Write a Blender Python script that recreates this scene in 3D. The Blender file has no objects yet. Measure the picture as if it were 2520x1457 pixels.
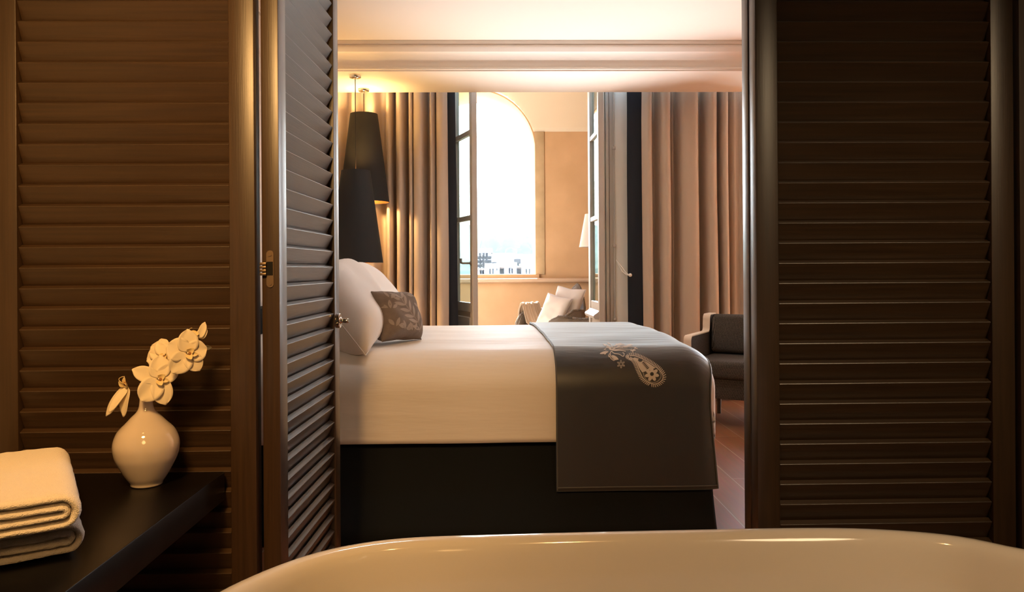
import bpy, bmesh, math, random
from mathutils import Vector, Matrix, noise
R = math.radians
PI = math.pi
random.seed(7)
sc = bpy.context.scene
COL = sc.collection

# ------------------------------------------------------------------ camera
FPX, CX, CY = 1900.0, 1260.0, 660.0
H = 1.05
YAW, ROLL = R(1.3), 0.0065
FW = Vector((math.sin(YAW), math.cos(YAW), 0))
R0 = Vector((math.cos(YAW), -math.sin(YAW), 0))
U0 = Vector((0, 0, 1))
RT = R0 * math.cos(ROLL) - U0 * math.sin(ROLL)
UP = R0 * math.sin(ROLL) + U0 * math.cos(ROLL)
EYE = Vector((0, 0, H))

def P(px, py, D):
    """world point seen at pixel (px, py) of the photograph, D metres into the room"""
    d = FW + RT * ((px - CX) / FPX) + UP * ((CY - py) / FPX)
    return EYE + d * (D / d.y)

def PZ(px, py, z):
    d = FW + RT * ((px - CX) / FPX) + UP * ((CY - py) / FPX)
    return EYE + d * ((z - H) / d.z)

def project(p):
    v = Vector(p) - EYE
    k = v.dot(FW)
    return CX + FPX * v.dot(RT) / k, CY - FPX * v.dot(UP) / k

cd = bpy.data.cameras.new('camera')
cam = bpy.data.objects.new('camera', cd)
COL.objects.link(cam)
cd.sensor_fit = 'HORIZONTAL'
cd.sensor_width = 36
cd.lens = FPX / 2520 * 36
cd.shift_y = -(1457 / 2 - CY) / 2520
cd.clip_start, cd.clip_end = 0.02, 3000
m = Matrix.Identity(4)
for i in range(3):
    m[i][0], m[i][1], m[i][2], m[i][3] = RT[i], UP[i], -FW[i], EYE[i]
cam.matrix_world = m
sc.camera = cam

# ------------------------------------------------------------------ materials
def lin(c):
    return tuple(((v / 255) / 12.92 if v / 255 <= 0.04045 else ((v / 255 + 0.055) / 1.055) ** 2.4) for v in c)

MATS = {}
def mat(name, rgb, rough=0.6, metal=0.0, spec=0.5, var=0.0, vscale=(8, 8, 8), bump=0.0, bscale=(60, 60, 60), dist=0.002,
        sheen=0.0, coat=0.0, var2=None, detail=4, emit=None, stint=(1, 1, 1), crough=0.04):
    if name in MATS:
        return MATS[name]
    mt = bpy.data.materials.new(name)
    mt.use_nodes = True
    nt = mt.node_tree
    N, L = nt.nodes, nt.links
    b = N['Principled BSDF']
    c = lin(rgb) if max(rgb) > 1 else rgb
    b.inputs['Base Color'].default_value = (*c, 1)
    b.inputs['Roughness'].default_value = rough
    b.inputs['Metallic'].default_value = metal
    b.inputs['Specular IOR Level'].default_value = spec
    if sheen:
        b.inputs['Sheen Tint'].default_value = (*stint, 1)
        b.inputs['Sheen Weight'].default_value = sheen
        b.inputs['Sheen Roughness'].default_value = 0.4
    if coat:
        b.inputs['Coat Weight'].default_value = coat
        b.inputs['Coat Roughness'].default_value = crough
    if emit:
        b.inputs['Emission Color'].default_value = (*lin(emit[0]), 1)
        b.inputs['Emission Strength'].default_value = emit[1]
    tc = N.new('ShaderNodeTexCoord')
    if var > 0:
        mp = N.new('ShaderNodeMapping'); mp.inputs['Scale'].default_value = vscale
        nz = N.new('ShaderNodeTexNoise'); nz.inputs['Scale'].default_value = 1; nz.inputs['Detail'].default_value = detail
        rp = N.new('ShaderNodeValToRGB')
        lo = tuple(v * (1 - var) for v in c); hi = tuple(min(1, v * (1 + var)) for v in c)
        if var2: hi = lin(var2)
        rp.color_ramp.elements[0].position, rp.color_ramp.elements[1].position = 0.3, 0.7
        rp.color_ramp.elements[0].color = (*lo, 1); rp.color_ramp.elements[1].color = (*hi, 1)
        L.new(tc.outputs['Object'], mp.inputs[0]); L.new(mp.outputs[0], nz.inputs[0])
        L.new(nz.outputs[0], rp.inputs[0]); L.new(rp.outputs[0], b.inputs['Base Color'])
    if bump > 0:
        mp = N.new('ShaderNodeMapping'); mp.inputs['Scale'].default_value = bscale
        nz = N.new('ShaderNodeTexNoise'); nz.inputs['Scale'].default_value = 1; nz.inputs['Detail'].default_value = 3
        bp = N.new('ShaderNodeBump'); bp.inputs['Strength'].default_value = bump; bp.inputs['Distance'].default_value = dist
        L.new(tc.outputs['Object'], mp.inputs[0]); L.new(mp.outputs[0], nz.inputs[0])
        L.new(nz.outputs[0], bp.inputs['Height']); L.new(bp.outputs[0], b.inputs['Normal'])
    MATS[name] = mt
    return mt

WOODC = (63, 45, 27)
M_wood_v = mat('dark_wood_upright', WOODC, 0.42, coat=0.6, crough=0.32, var=0.22, vscale=(120, 120, 4), bump=0.35, bscale=(300, 300, 10), dist=0.001)
M_wood_h = mat('dark_wood_slat', WOODC, 0.42, coat=0.6, crough=0.32, var=0.22, vscale=(4, 120, 120), bump=0.35, bscale=(10, 300, 300), dist=0.001)
M_black = mat('black_lacquer', (16, 13, 11), 0.34, spec=0.18)
M_ceramic = mat('white_glazed_ceramic', (204, 190, 174), 0.08, coat=0.5, spec=0.5)
M_enamel = mat('tub_enamel', (238, 232, 222), 0.12, coat=0.6, spec=0.5)
M_towel = mat('white_terry', (238, 228, 212), 0.95, spec=0.1, bump=0.9, bscale=(420, 420, 420), dist=0.004, sheen=0.3)
M_sheet = mat('white_cotton', (236, 230, 224), 0.6, spec=0.35, bump=0.22, bscale=(3, 22, 22), dist=0.012, sheen=0.3)
M_pillow = mat('white_pillow_cotton', (238, 232, 226), 0.85, spec=0.2, bump=0.2, bscale=(9, 9, 9), dist=0.012)
M_skirt = mat('charcoal_skirt', (27, 29, 31), 0.9, spec=0.15, bump=0.3, bscale=(500, 500, 500))
M_runner = mat('charcoal_satin', (40, 41, 41), 0.46, spec=1.0, bump=0.5, bscale=(4, 20, 3), dist=0.010, sheen=1.0, stint=(0.78, 0.92, 1.0))
M_thread = mat('white_thread', (214, 206, 198), 0.6)
M_thread_grey = mat('grey_thread', (150, 146, 142), 0.6)
M_piping = mat('runner_piping', (92, 92, 90), 0.6)
M_cushion = mat('taupe_linen', (118, 104, 94), 0.85, var=0.12, vscale=(30, 30, 30), bump=0.3, bscale=(400, 400, 400))
M_leafprint = mat('pale_leaf_print', (152, 138, 126), 0.8)
M_linen = mat('beige_linen_curtain', (202, 185, 166), 0.9, spec=0.1, bump=0.2, bscale=(300, 300, 60), sheen=0.1)
M_navy = mat('dark_curtain_border', (46, 50, 56), 0.9, spec=0.1)
M_shade = mat('black_fabric_shade', (38, 37, 36), 0.75, spec=0.3, bump=0.3, bscale=(700, 700, 700), dist=0.0006)
M_copper = mat('copper_lining', (208, 132, 74), 0.35, metal=0.9)
M_chrome = mat('chrome', (225, 222, 216), 0.12, metal=1.0)
M_satin = mat('satin_nickel', (150, 128, 104), 0.4, metal=0.9)
M_handle = mat('grey_painted_handle', (120, 114, 106), 0.5)
M_cord = mat('black_cord', (30, 26, 22), 0.6)
M_bulb = mat('lit_bulb', (255, 220, 160), 0.4, emit=((255, 196, 110), 8))
M_plaster = mat('warm_white_plaster', (240, 232, 222), 0.9, spec=0.1, bump=0.05, bscale=(30, 30, 30))
M_bathwall = mat('bath_plaster', (176, 150, 118), 0.9, spec=0.1)
M_white = mat('white_gloss_paint', (244, 244, 234), 0.35)
M_greige = mat('grey_window_paint', (190, 186, 178), 0.4)
M_ochre = mat('ochre_limewash', (176, 140, 103), 0.95, spec=0.05, var=0.07, vscale=(2.5, 2.5, 2.5), var2=(184, 148, 111))
M_ochre2 = mat('pale_ochre_band', (164, 138, 104), 0.95, spec=0.05, var=0.10, vscale=(7, 7, 7), var2=(172, 146, 112))
M_vault = mat('cream_vault', (206, 190, 164), 0.95, spec=0.05)
M_ledge = mat('stone_ledge', (176, 148, 122), 0.8, spec=0.1)
M_wicker = mat('grey_wicker', (104, 92, 80), 0.8, bump=0.8, bscale=(90, 90, 90), dist=0.006)
M_whitecush = mat('white_outdoor_cotton', (184, 172, 162), 0.9, spec=0.1, bump=0.15, bscale=(12, 12, 12), dist=0.01)
M_throw = mat('beige_throw', (150, 128, 106), 0.95, bump=0.3, bscale=(60, 60, 60))
M_cream_edge = mat('cream_piping', (222, 206, 186), 0.7)
M_lampshade = mat('white_lampshade', (206, 198, 190), 0.9)
M_terrace = mat('terrace_stone', (206, 196, 182), 0.8, var=0.08, vscale=(3, 3, 3))
M_petal = mat('orchid_petal', (230, 216, 186), 0.6, spec=0.2)
M_lip = mat('orchid_lip', (226, 204, 150), 0.6)
M_lipdark = mat('orchid_throat', (140, 92, 44), 0.7)
M_stem = mat('orchid_stem', (92, 84, 48), 0.6)
M_bud = mat('orchid_bud', (70, 62, 46), 0.6)
M_dark = mat('dark_recess', (14, 12, 11), 0.9)

def weave_mat(name, a, b, scale):
    mt = bpy.data.materials.new(name); mt.use_nodes = True
    N, L = mt.node_tree.nodes, mt.node_tree.links
    bs = N['Principled BSDF']; bs.inputs['Roughness'].default_value = 0.9; bs.inputs['Specular IOR Level'].default_value = 0.15
    tc = N.new('ShaderNodeTexCoord'); mp = N.new('ShaderNodeMapping')
    mp.inputs['Rotation'].default_value = (R(45), R(35), R(45)); mp.inputs['Scale'].default_value = (scale,) * 3
    ch = N.new('ShaderNodeTexVoronoi'); ch.inputs['Scale'].default_value = 1; ch.inputs['Randomness'].default_value = 0.15
    rp = N.new('ShaderNodeValToRGB')
    rp.color_ramp.elements[0].position, rp.color_ramp.elements[1].position = 0.25, 0.6
    rp.color_ramp.elements[0].color = (*lin(a), 1); rp.color_ramp.elements[1].color = (*lin(b), 1)
    bp = N.new('ShaderNodeBump'); bp.inputs['Strength'].default_value = 0.6; bp.inputs['Distance'].default_value = 0.004; bp.invert = True
    L.new(tc.outputs['Object'], mp.inputs[0]); L.new(mp.outputs[0], ch.inputs[0]); L.new(ch.outputs[0], rp.inputs[0])
    L.new(rp.outputs[0], bs.inputs['Base Color']); L.new(ch.outputs[0], bp.inputs['Height']); L.new(bp.outputs[0], bs.inputs['Normal'])
    MATS[name] = mt
    return mt
M_weave = weave_mat('grey_basket_weave', (112, 104, 96), (48, 44, 40), 165)

def plank_mat():
    mt = bpy.data.materials.new('brown_oak_planks'); mt.use_nodes = True
    N, L = mt.node_tree.nodes, mt.node_tree.links
    bs = N['Principled BSDF']; bs.inputs['Roughness'].default_value = 0.42
    tc = N.new('ShaderNodeTexCoord'); mp = N.new('ShaderNodeMapping')
    mp.inputs['Rotation'].default_value = (0, 0, R(90)); mp.inputs['Location'].default_value = (0, 0.02, 0)
    br = N.new('ShaderNodeTexBrick'); br.inputs['Scale'].default_value = 1; br.inputs['Brick Width'].default_value = 1.9
    br.inputs['Row Height'].default_value = 0.17; br.inputs['Mortar Size'].default_value = 0.0018; br.inputs['Mortar Smooth'].default_value = 0.0
    br.inputs['Color1'].default_value = (*lin((166, 106, 70)), 1); br.inputs['Color2'].default_value = (*lin((142, 92, 64)), 1)
    br.inputs['Mortar'].default_value = (*lin((196, 172, 146)), 1)
    nz = N.new('ShaderNodeTexNoise'); nz.inputs['Scale'].default_value = 1; nz.inputs['Detail'].default_value = 5
    mp2 = N.new('ShaderNodeMapping'); mp2.inputs['Scale'].default_value = (60, 3, 1)
    mx = N.new('ShaderNodeMix'); mx.data_type = 'RGBA'; mx.blend_type = 'MULTIPLY'; mx.inputs['Factor'].default_value = 0.5
    L.new(tc.outputs['Object'], mp.inputs[0]); L.new(mp.outputs[0], br.inputs[0])
    L.new(tc.outputs['Object'], mp2.inputs[0]); L.new(mp2.outputs[0], nz.inputs[0])
    L.new(br.outputs['Color'], mx.inputs[6]); L.new(nz.outputs['Color'], mx.inputs[7]); L.new(mx.outputs[2], bs.inputs['Base Color'])
    return mt
M_planks = plank_mat()

def glass_mat():
    mt = bpy.data.materials.new('window_glass'); mt.use_nodes = True
    N, L = mt.node_tree.nodes, mt.node_tree.links
    N.remove(N['Principled BSDF'])
    t = N.new('ShaderNodeBsdfTransparent'); t.inputs[0].default_value = (0.84, 0.94, 0.93, 1)
    g = N.new('ShaderNodeBsdfGlossy'); g.inputs['Roughness'].default_value = 0.02
    lw = N.new('ShaderNodeLayerWeight'); lw.inputs[0].default_value = 0.5
    pw = N.new('ShaderNodeMath'); pw.operation = 'POWER'; pw.inputs[1].default_value = 4.0
    fr = N.new('ShaderNodeMath'); fr.operation = 'MULTIPLY_ADD'; fr.inputs[1].default_value = 0.6; fr.inputs[2].default_value = 0.04
    L.new(lw.outputs['Facing'], pw.inputs[0]); L.new(pw.outputs[0], fr.inputs[0])
    mx = N.new('ShaderNodeMixShader')
    L.new(fr.outputs[0], mx.inputs[0]); L.new(t.outputs[0], mx.inputs[1]); L.new(g.outputs[0], mx.inputs[2])
    L.new(mx.outputs[0], N['Material Output'].inputs[0])
    return mt
M_glass = glass_mat()

# ------------------------------------------------------------------ mesh helpers
def link(name, me, m, parent=None, smooth=False, mods=()):
    o = bpy.data.objects.new(name, me)
    COL.objects.link(o)
    if m is not None:
        me.materials.append(m)
    if smooth:
        for p in me.polygons: p.use_smooth = True
    if parent is not None:
        o.parent = parent
    return o

def from_bm(name, bm, m, parent=None, smooth=False, auto=None):
    bmesh.ops.recalc_face_normals(bm, faces=bm.faces[:])
    me = bpy.data.meshes.new(name)
    bm.to_mesh(me); bm.free()
    o = link(name, me, m, parent, smooth)
    if auto is not None:
        for p in me.polygons: p.use_smooth = True
        me.set_sharp_from_angle(angle=R(auto))
    return o

def from_data(name, vs, fs, m, parent=None, smooth=False, auto=None):
    bm = bmesh.new()
    bv = [bm.verts.new(v) for v in vs]
    for f in fs:
        try: bm.faces.new([bv[i] for i in f])
        except ValueError: pass
    return from_bm(name, bm, m, parent, smooth, auto)

def empty(name, loc=(0, 0, 0), rz=0.0):
    o = bpy.data.objects.new(name, None)
    o.empty_display_size = 0.1
    COL.objects.link(o)
    o.location = loc; o.rotation_euler = (0, 0, rz)
    return o

def tag(o, label=None, cat=None, group=None, kind=None):
    if label: o['label'] = label
    if cat: o['category'] = cat
    if group: o['group'] = group
    if kind: o['kind'] = kind
    return o

def struct(o, label=None):
    o['kind'] = 'structure'
    if label: o['label'] = label
    return o

def add_box(bm, lo, hi, bevel=0.0, mtx=None, seg=1):
    r = bmesh.ops.create_cube(bm, size=1.0)
    vs = r['verts']
    lo, hi = Vector(lo), Vector(hi)
    for v in vs:
        v.co = Vector((lo[i] + (v.co[i] + 0.5) * (hi[i] - lo[i]) for i in range(3)))
    if bevel > 0:
        es = list({e for v in vs for e in v.link_edges})
        rr = bmesh.ops.bevel(bm, geom=es, offset=bevel, segments=seg, profile=0.5, affect='EDGES')
        vs = list({v for f in rr['faces'] for v in f.verts} | {v for v in vs if v.is_valid})
    if mtx is not None:
        for v in vs: v.co = mtx @ v.co
    return vs

def box(name, lo, hi, m, parent=None, bevel=0.0, mtx=None, seg=2):
    bm = bmesh.new()
    add_box(bm, lo, hi, bevel, mtx, seg)
    return from_bm(name, bm, m, parent, auto=40 if bevel else None)

def lathe(name, prof, m, parent=None, n=48, cap=True, loc=(0, 0, 0), auto=60):
    vs, fs = [], []
    for (r, z) in prof:
        for k in range(n):
            a = 2 * PI * k / n
            vs.append((loc[0] + r * math.cos(a), loc[1] + r * math.sin(a), loc[2] + z))
    for i in range(len(prof) - 1):
        for k in range(n):
            k2 = (k + 1) % n
            fs.append((i * n + k, i * n + k2, (i + 1) * n + k2, (i + 1) * n + k))
    if cap:
        fs.append(tuple(range(n))); fs.append(tuple((len(prof) - 1) * n + k for k in range(n)))
    return from_data(name, vs, fs, m, parent, auto=auto)

def add_tube(bm, pts, r, n=10, closed=False, radii=None):
    pts = [Vector(p) for p in pts]
    rings = []
    N = len(pts)
    prev = None
    for i, p in enumerate(pts):
        if closed: t = pts[(i + 1) % N] - pts[i - 1]
        else: t = pts[min(i + 1, N - 1)] - pts[max(i - 1, 0)]
        t.normalize()
        if prev is None:
            ref = Vector((0, 0, 1)) if abs(t.z) < 0.9 else Vector((1, 0, 0))
            a = t.cross(ref).normalized()
        else:
            a = (prev - t * prev.dot(t)).normalized()
        prev = a
        b = t.cross(a)
        rr = radii[i] if radii else r
        rings.append([bm.verts.new(p + (a * math.cos(2 * PI * k / n) + b * math.sin(2 * PI * k / n)) * rr) for k in range(n)])
    for i in range(N if closed else N - 1):
        A, B = rings[i], rings[(i + 1) % N]
        for k in range(n):
            bm.faces.new((A[k], A[(k + 1) % n], B[(k + 1) % n], B[k]))
    if not closed:
        bm.faces.new(rings[0]); bm.faces.new(rings[-1])

def tube(name, pts, r, m, parent=None, n=10, closed=False, radii=None):
    bm = bmesh.new()
    add_tube(bm, pts, r, n, closed, radii)
    return from_bm(name, bm, m, parent, auto=50)

def grid(name, f, nu, nv, m, parent=None, smooth=True, solid=0.0, offset=-1, sub=0):
    vs = [f(i / (nu - 1), j / (nv - 1)) for i in range(nu) for j in range(nv)]
    fs = [(i * nv + j, (i + 1) * nv + j, (i + 1) * nv + j + 1, i * nv + j + 1) for i in range(nu - 1) for j in range(nv - 1)]
    me = bpy.data.meshes.new(name)
    me.from_pydata([tuple(v) for v in vs], [], fs)
    o = link(name, me, m, parent, smooth)
    if solid:
        s = o.modifiers.new('thickness', 'SOLIDIFY'); s.thickness = solid; s.offset = offset
    if sub:
        s = o.modifiers.new('smooth', 'SUBSURF'); s.levels = sub; s.render_levels = sub
    return o

def spline(pts, per=8, closed=False):
    """Catmull-Rom through points (any dimension)"""
    P_ = [Vector(p) for p in pts]
    n = len(P_)
    out = []
    for i in range(n if closed else n - 1):
        if closed: a, b, c, d = P_[i - 1], P_[i], P_[(i + 1) % n], P_[(i + 2) % n]
        else: a, b, c, d = P_[max(i - 1, 0)], P_[i], P_[i + 1], P_[min(i + 2, n - 1)]
        for k in range(per):
            t = k / per
            out.append(0.5 * ((2 * b) + (c - a) * t + (2 * a - 5 * b + 4 * c - d) * t * t + (3 * b - a - 3 * c + d) * t ** 3))
    if not closed: out.append(P_[-1].copy())
    return out

def prism(name, poly, lo, hi, axis, m, parent=None, bevel=0.0, auto=None):
    """poly: 2-D outline; axis 'x': outline is (y,z) swept in x; 'y': (x,z) swept in y; 'z': (x,y) swept in z"""
    def at(u, v, w):
        return {'x': (w, u, v), 'y': (u, w, v), 'z': (u, v, w)}[axis]
    bm = bmesh.new()
    A = [bm.verts.new(at(u, v, lo)) for u, v in poly]
    B = [bm.verts.new(at(u, v, hi)) for u, v in poly]
    n = len(poly)
    bm.faces.new(A); bm.faces.new(B)
    for i in range(n): bm.faces.new((A[i], A[(i + 1) % n], B[(i + 1) % n], B[i]))
    if bevel:
        bmesh.ops.bevel(bm, geom=[e for e in bm.edges if len(e.link_faces) == 2 and e.calc_face_angle(0) > R(40)], offset=bevel, segments=2, affect='EDGES')
    return from_bm(name, bm, m, parent, auto=auto)

# ------------------------------------------------------------------ key distances
DP = 1.90                  # front plane of the louvred screens
XL = -1.24                 # left wall of both rooms
XR_BATH, XR_BED = 2.0, 4.2
Y_BACK = -1.5              # wall behind the camera
Y_WALL = 6.60              # window wall, inner face
Y_SOF0, Y_SOF1 = 5.33, 5.95
Z_SOF = P(1260, 227, Y_SOF1).z
Z_CEIL = P(1260, 98, 5.21).z
Z_BATH = 2.45
Y_ARCH = 9.20
WX0, WX1 = 2.55, 3.95         # unseen second window, added to bring more daylight into the bedroom

# ------------------------------------------------------------------ SETTING
def build_setting():
    struct(box('floor', (XL, Y_BACK, -0.1), (XR_BED, Y_WALL + 0.3, 0.0), M_planks), 'brown oak plank floor beside the bed')
    struct(box('wall_left', (XL - 0.15, Y_BACK, -0.1), (XL, Y_WALL + 0.3, 3.0), M_plaster))
    struct(box('wall_right', (XR_BED, DP + 0.1, -0.1), (XR_BED + 0.15, Y_WALL + 0.3, 3.0), M_plaster))
    struct(box('wall_right', (XR_BATH, Y_BACK, 0.0), (XR_BATH + 0.1, DP, Z_BATH), M_bathwall))
    struct(box('wall_front', (XL, Y_BACK - 0.12, 0.0), (XR_BATH + 0.1, Y_BACK, Z_BATH), M_bathwall))
    struct(box('ceiling', (XL, Y_BACK - 0.12, Z_BATH), (XR_BATH + 0.1, DP + 0.05, Z_BATH + 0.1), M_bathwall))
    # partition above and beside the louvred screens
    xr = P(1862, 700, DP).x + 0.650
    struct(box('wall_partition', (XL, DP, 2.38), (xr + 0.11, DP + 0.12, 3.0), M_wood_h))
    struct(box('trim_1', (xr + 0.006, DP - 0.012, 0), (xr + 0.11, DP + 0.12, 2.38), M_wood_v), 'dark wood jamb at the end of the screens')
    struct(box('wall_partition', (xr + 0.11, DP, 0), (XR_BED, DP + 0.12, 3.0), M_bathwall))
    # bedroom ceiling
    struct(box('ceiling', (XL, DP + 0.12, Z_CEIL), (XR_BED, Y_SOF0 + 0.05, Z_CEIL + 0.12), M_plaster), 'white bedroom ceiling')
    # dropped soffit above the curtains, moulded cornice in front of it
    zc, zs = Z_CEIL, Z_SOF
    struct(box('ceiling_soffit', (XL, Y_SOF0, zs), (XR_BED, Y_SOF1, Z_CEIL + 0.12), M_plaster), 'white dropped soffit in front of the curtains')
    struct(box('ceiling_recess', (XL, Y_SOF1, 2.78), (XR_BED, Y_WALL + 0.3, 2.9), M_plaster))
    h = zc - zs
    prof = [(0.0, 0.0), (-0.012, 0.0), (-0.014, 0.010), (-0.022, 0.014), (-0.022, 0.022), (-0.016, 0.027)]
    for k in range(11):                         # cove
        t = k / 10
        prof.append((-0.020 - 0.072 * (1 - math.cos(t * PI / 2)), 0.034 + (h - 0.034 - 0.072) * math.sin(t * PI / 2) ** 1.1))
    prof += [(-0.096, h - 0.066), (-0.104, h - 0.058), (-0.110, h - 0.046), (-0.108, h - 0.036), (-0.102, h - 0.034), (-0.102, h - 0.026),
             (-0.114, h - 0.024), (-0.118, h - 0.012), (-0.118, h), (0.0, h)]
    struct(prism('trim_2', [(Y_SOF0 + y, zs + z) for y, z in prof], XL, XR_BED, 'x', M_plaster, auto=25), 'white moulded cornice between ceiling and soffit')
    struct(prism('trim_3', [(XL - y, zs + z) for y, z in prof], DP + 0.13, Y_SOF0 + 0.0, 'y', M_plaster, auto=25), 'cornice returning along the bed head wall')
    # window wall with the tall opening
    xa, xb = P(1120, 600, Y_WALL).x - 0.02, P(1452, 600, Y_WALL).x + 0.02
    th = 0.24
    for lo, hi in (((XL, Y_WALL, 0), (xa, Y_WALL + th, 2.8)), ((xb, Y_WALL, 0), (WX0, Y_WALL + th, 2.8)), ((WX1, Y_WALL, 0), (XR_BED, Y_WALL + th, 2.8)), ((WX0, Y_WALL, 0), (WX1, Y_WALL + th, 0.30)), ((WX0, Y_WALL, 2.70), (WX1, Y_WALL + th, 2.8)), ((xa, Y_WALL, 2.70), (xb, Y_WALL + th, 2.8))):
        struct(box('wall_back', lo, hi, M_plaster))
    bm = bmesh.new()
    for x0, x1 in ((xa, xa + 0.05), (xb - 0.02, xb)):
        add_box(bm, (x0 - 0.001, Y_WALL - 0.015, 0), (x1, Y_WALL + 0.10, 2.70), 0.003)
    t4 = empty('added_window', ((WX0 + WX1) / 2, Y_WALL + 0.1, 0.30)); t4['kind'] = 'structure'  # added window, out of view, lets extra daylight in
    bm4 = bmesh.new()
    w2, h2 = (WX1 - WX0) / 2 - 0.002, 2.398
    for lo, hi in (((-w2, -0.03, 0.002), (-w2 + 0.06, 0.03, h2)), ((w2 - 0.06, -0.03, 0.002), (w2, 0.03, h2)), ((-0.05, -0.03, 0.002), (0.05, 0.03, h2)), ((-w2, -0.03, 0.002), (w2, 0.03, 0.08)), ((-w2, -0.03, h2 - 0.07), (w2, 0.03, h2))):
        add_box(bm4, lo, hi, 0.003)
    from_bm('added_window_frame', bm4, M_white, t4)
    struct(from_bm('trim_4', bm, M_white), 'white frame of the tall window opening')
    return xa, xb
XA, XB = build_setting()

# ------------------------------------------------------------------ loggia beyond the window
def build_loggia():
    y0 = Y_WALL + 0.24
    x0, x1 = -3.0, 2.15
    struct(box('floor', (x0, y0 - 0.24, -0.12), (x1, Y_ARCH + 0.3, -0.02), M_terrace), 'pale stone floor of the loggia')
    zs = P(1380, 324, Y_ARCH).z
    xc = P(1168.4, 370, Y_ARCH).x
    r = 148.6 / FPX * Y_ARCH
    zp = P(1312, 370, Y_ARCH).z
    zsill = P(1240, 676, Y_ARCH).z
    # wall with arched opening
    th = 0.75
    out = [(xc + r, zsill), (xc + r, zp)]
    for k in range(1, 32):
        a = PI * k / 32
        out.append((xc + r * math.cos(a), zp + r * math.sin(a)))
    out += [(xc - r, zp), (xc - r, zsill)]
    top = zs + 1.6
    def side(y):
        return [(u, y, v) for u, v in out]
    bm = bmesh.new()
    def ring(y): return [bm.verts.new(p) for p in side(y)]
    A, B = ring(Y_ARCH), ring(Y_ARCH + th)
    for V, y in ((A, Y_ARCH), (B, Y_ARCH + th)):
        c = {k: bm.verts.new((x, y, z)) for k, (x, z) in {'bl': (x0, -0.12), 'br': (x1, -0.12), 'ml': (x0, zsill), 'mr': (x1, zsill), 'sl': (x0, zp), 'sr': (x1, zp),
             'tl': (x0, top), 'tr': (x1, top), 'bm1': (xc - r, -0.12), 'bm2': (xc + r, -0.12)}.items()}
        bm.faces.new((c['bl'], c['bm1'], V[-1], c['ml'])); bm.faces.new((c['bm1'], c['bm2'], V[0], V[-1])); bm.faces.new((c['bm2'], c['br'], c['mr'], V[0]))
        bm.faces.new((V[0], c['mr'], c['sr'], V[1])); bm.faces.new((c['ml'], V[-1], V[-2], c['sl']))
        arc = V[1:-1]
        tops = [bm.verts.new((v.co.x, y, top)) for v in arc]
        for i in range(len(arc) - 1): bm.faces.new((arc[i], arc[i + 1], tops[i + 1], tops[i]))
        bm.faces.new((arc[0], c['sr'], c['tr'], tops[0])); bm.faces.new((arc[-1], tops[-1], c['tl'], c['sl']))
    for i in range(len(A)):
        j = (i + 1) % len(A)
        bm.faces.new((A[i], A[j], B[j], B[i]))
    struct(from_bm('wall_far', bm, M_ochre), 'ochre loggia wall with an arched opening')
    # vault: barrel over the loggia with a lunette over the arch
    yc = (y0 + Y_ARCH) / 2; rb = (Y_ARCH - y0) / 2
    rl = r + 0.014
    nx, ny = 361, 60
    def vault(u, v):
        x = x0 + u * (x1 - x0); y = yc - rb * math.cos(PI * v)
        zb = math.sqrt(max(0, rb * rb - (y - yc) ** 2)) * 0.95
        zl = zp - zs + math.sqrt(max(0, rl * rl - (x - xc) ** 2)) if abs(x - xc) < rl else 0.0
        return (x, y, zs + max(zb, zl, 0.0))
    o = grid('ceiling_vault', vault, nx, ny, M_vault, smooth=False, solid=0.1, offset=1)
    o.data.set_sharp_from_angle(angle=R(30))
    for p in o.data.polygons: p.use_smooth = True
    struct(o, 'cream plaster vault over the loggia')
    struct(box('wall_loggia', (x0 - 0.2, y0 - 0.24, -0.12), (x0, Y_ARCH + th, top + 0.2), M_ochre))
    struct(box('wall_loggia', (x1, y0 - 0.24, -0.12), (x1 + 0.2, Y_ARCH + th, top + 0.2), M_ochre))
    struct(box('wall_loggia', (x0, y0 - 0.14, 2.79), (x1, y0, top + 0.2), M_ochre))
    # pale band beside the arch, sill board, rolled ledge below
    xj0, xj1 = P(1317, 500, Y_ARCH).x, P(1340, 500, Y_ARCH).x
    struct(box('trim_5', (xj0, Y_ARCH - 0.012, zsill), (xj1, Y_ARCH + 0.002, zs - 0.003), M_ochre2, bevel=0.004), 'pale plaster band beside the arched opening')
    bm = bmesh.new()
    add_box(bm, (xc - r - 0.03, Y_ARCH - 0.03, zsill - 0.055), (xc + r + 0.04, Y_ARCH + 0.10, zsill + 0.002), 0.004)
    struct(from_bm('trim_6', bm, M_ochre), 'ochre sill board under the arched opening')
    zl = P(1300, 690, Y_ARCH - 0.1).z
    prof = [(0, -0.035), (-0.06, -0.035)] + [(-0.09 + 0.03 * math.cos(a), 0.0 + 0.026 * math.sin(a)) for a in [R(-100 - 16 * k) for k in range(11)]] + [(0, 0.026)]
    struct(prism('trim_7', [(Y_ARCH + y, zl + z) for y, z in prof], x0, x1, 'x', M_ledge, auto=35), 'rounded stone ledge along the loggia wall')
    return xc, r, zsill, zp
AXC, AR, AZS, AZP = build_loggia()

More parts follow.
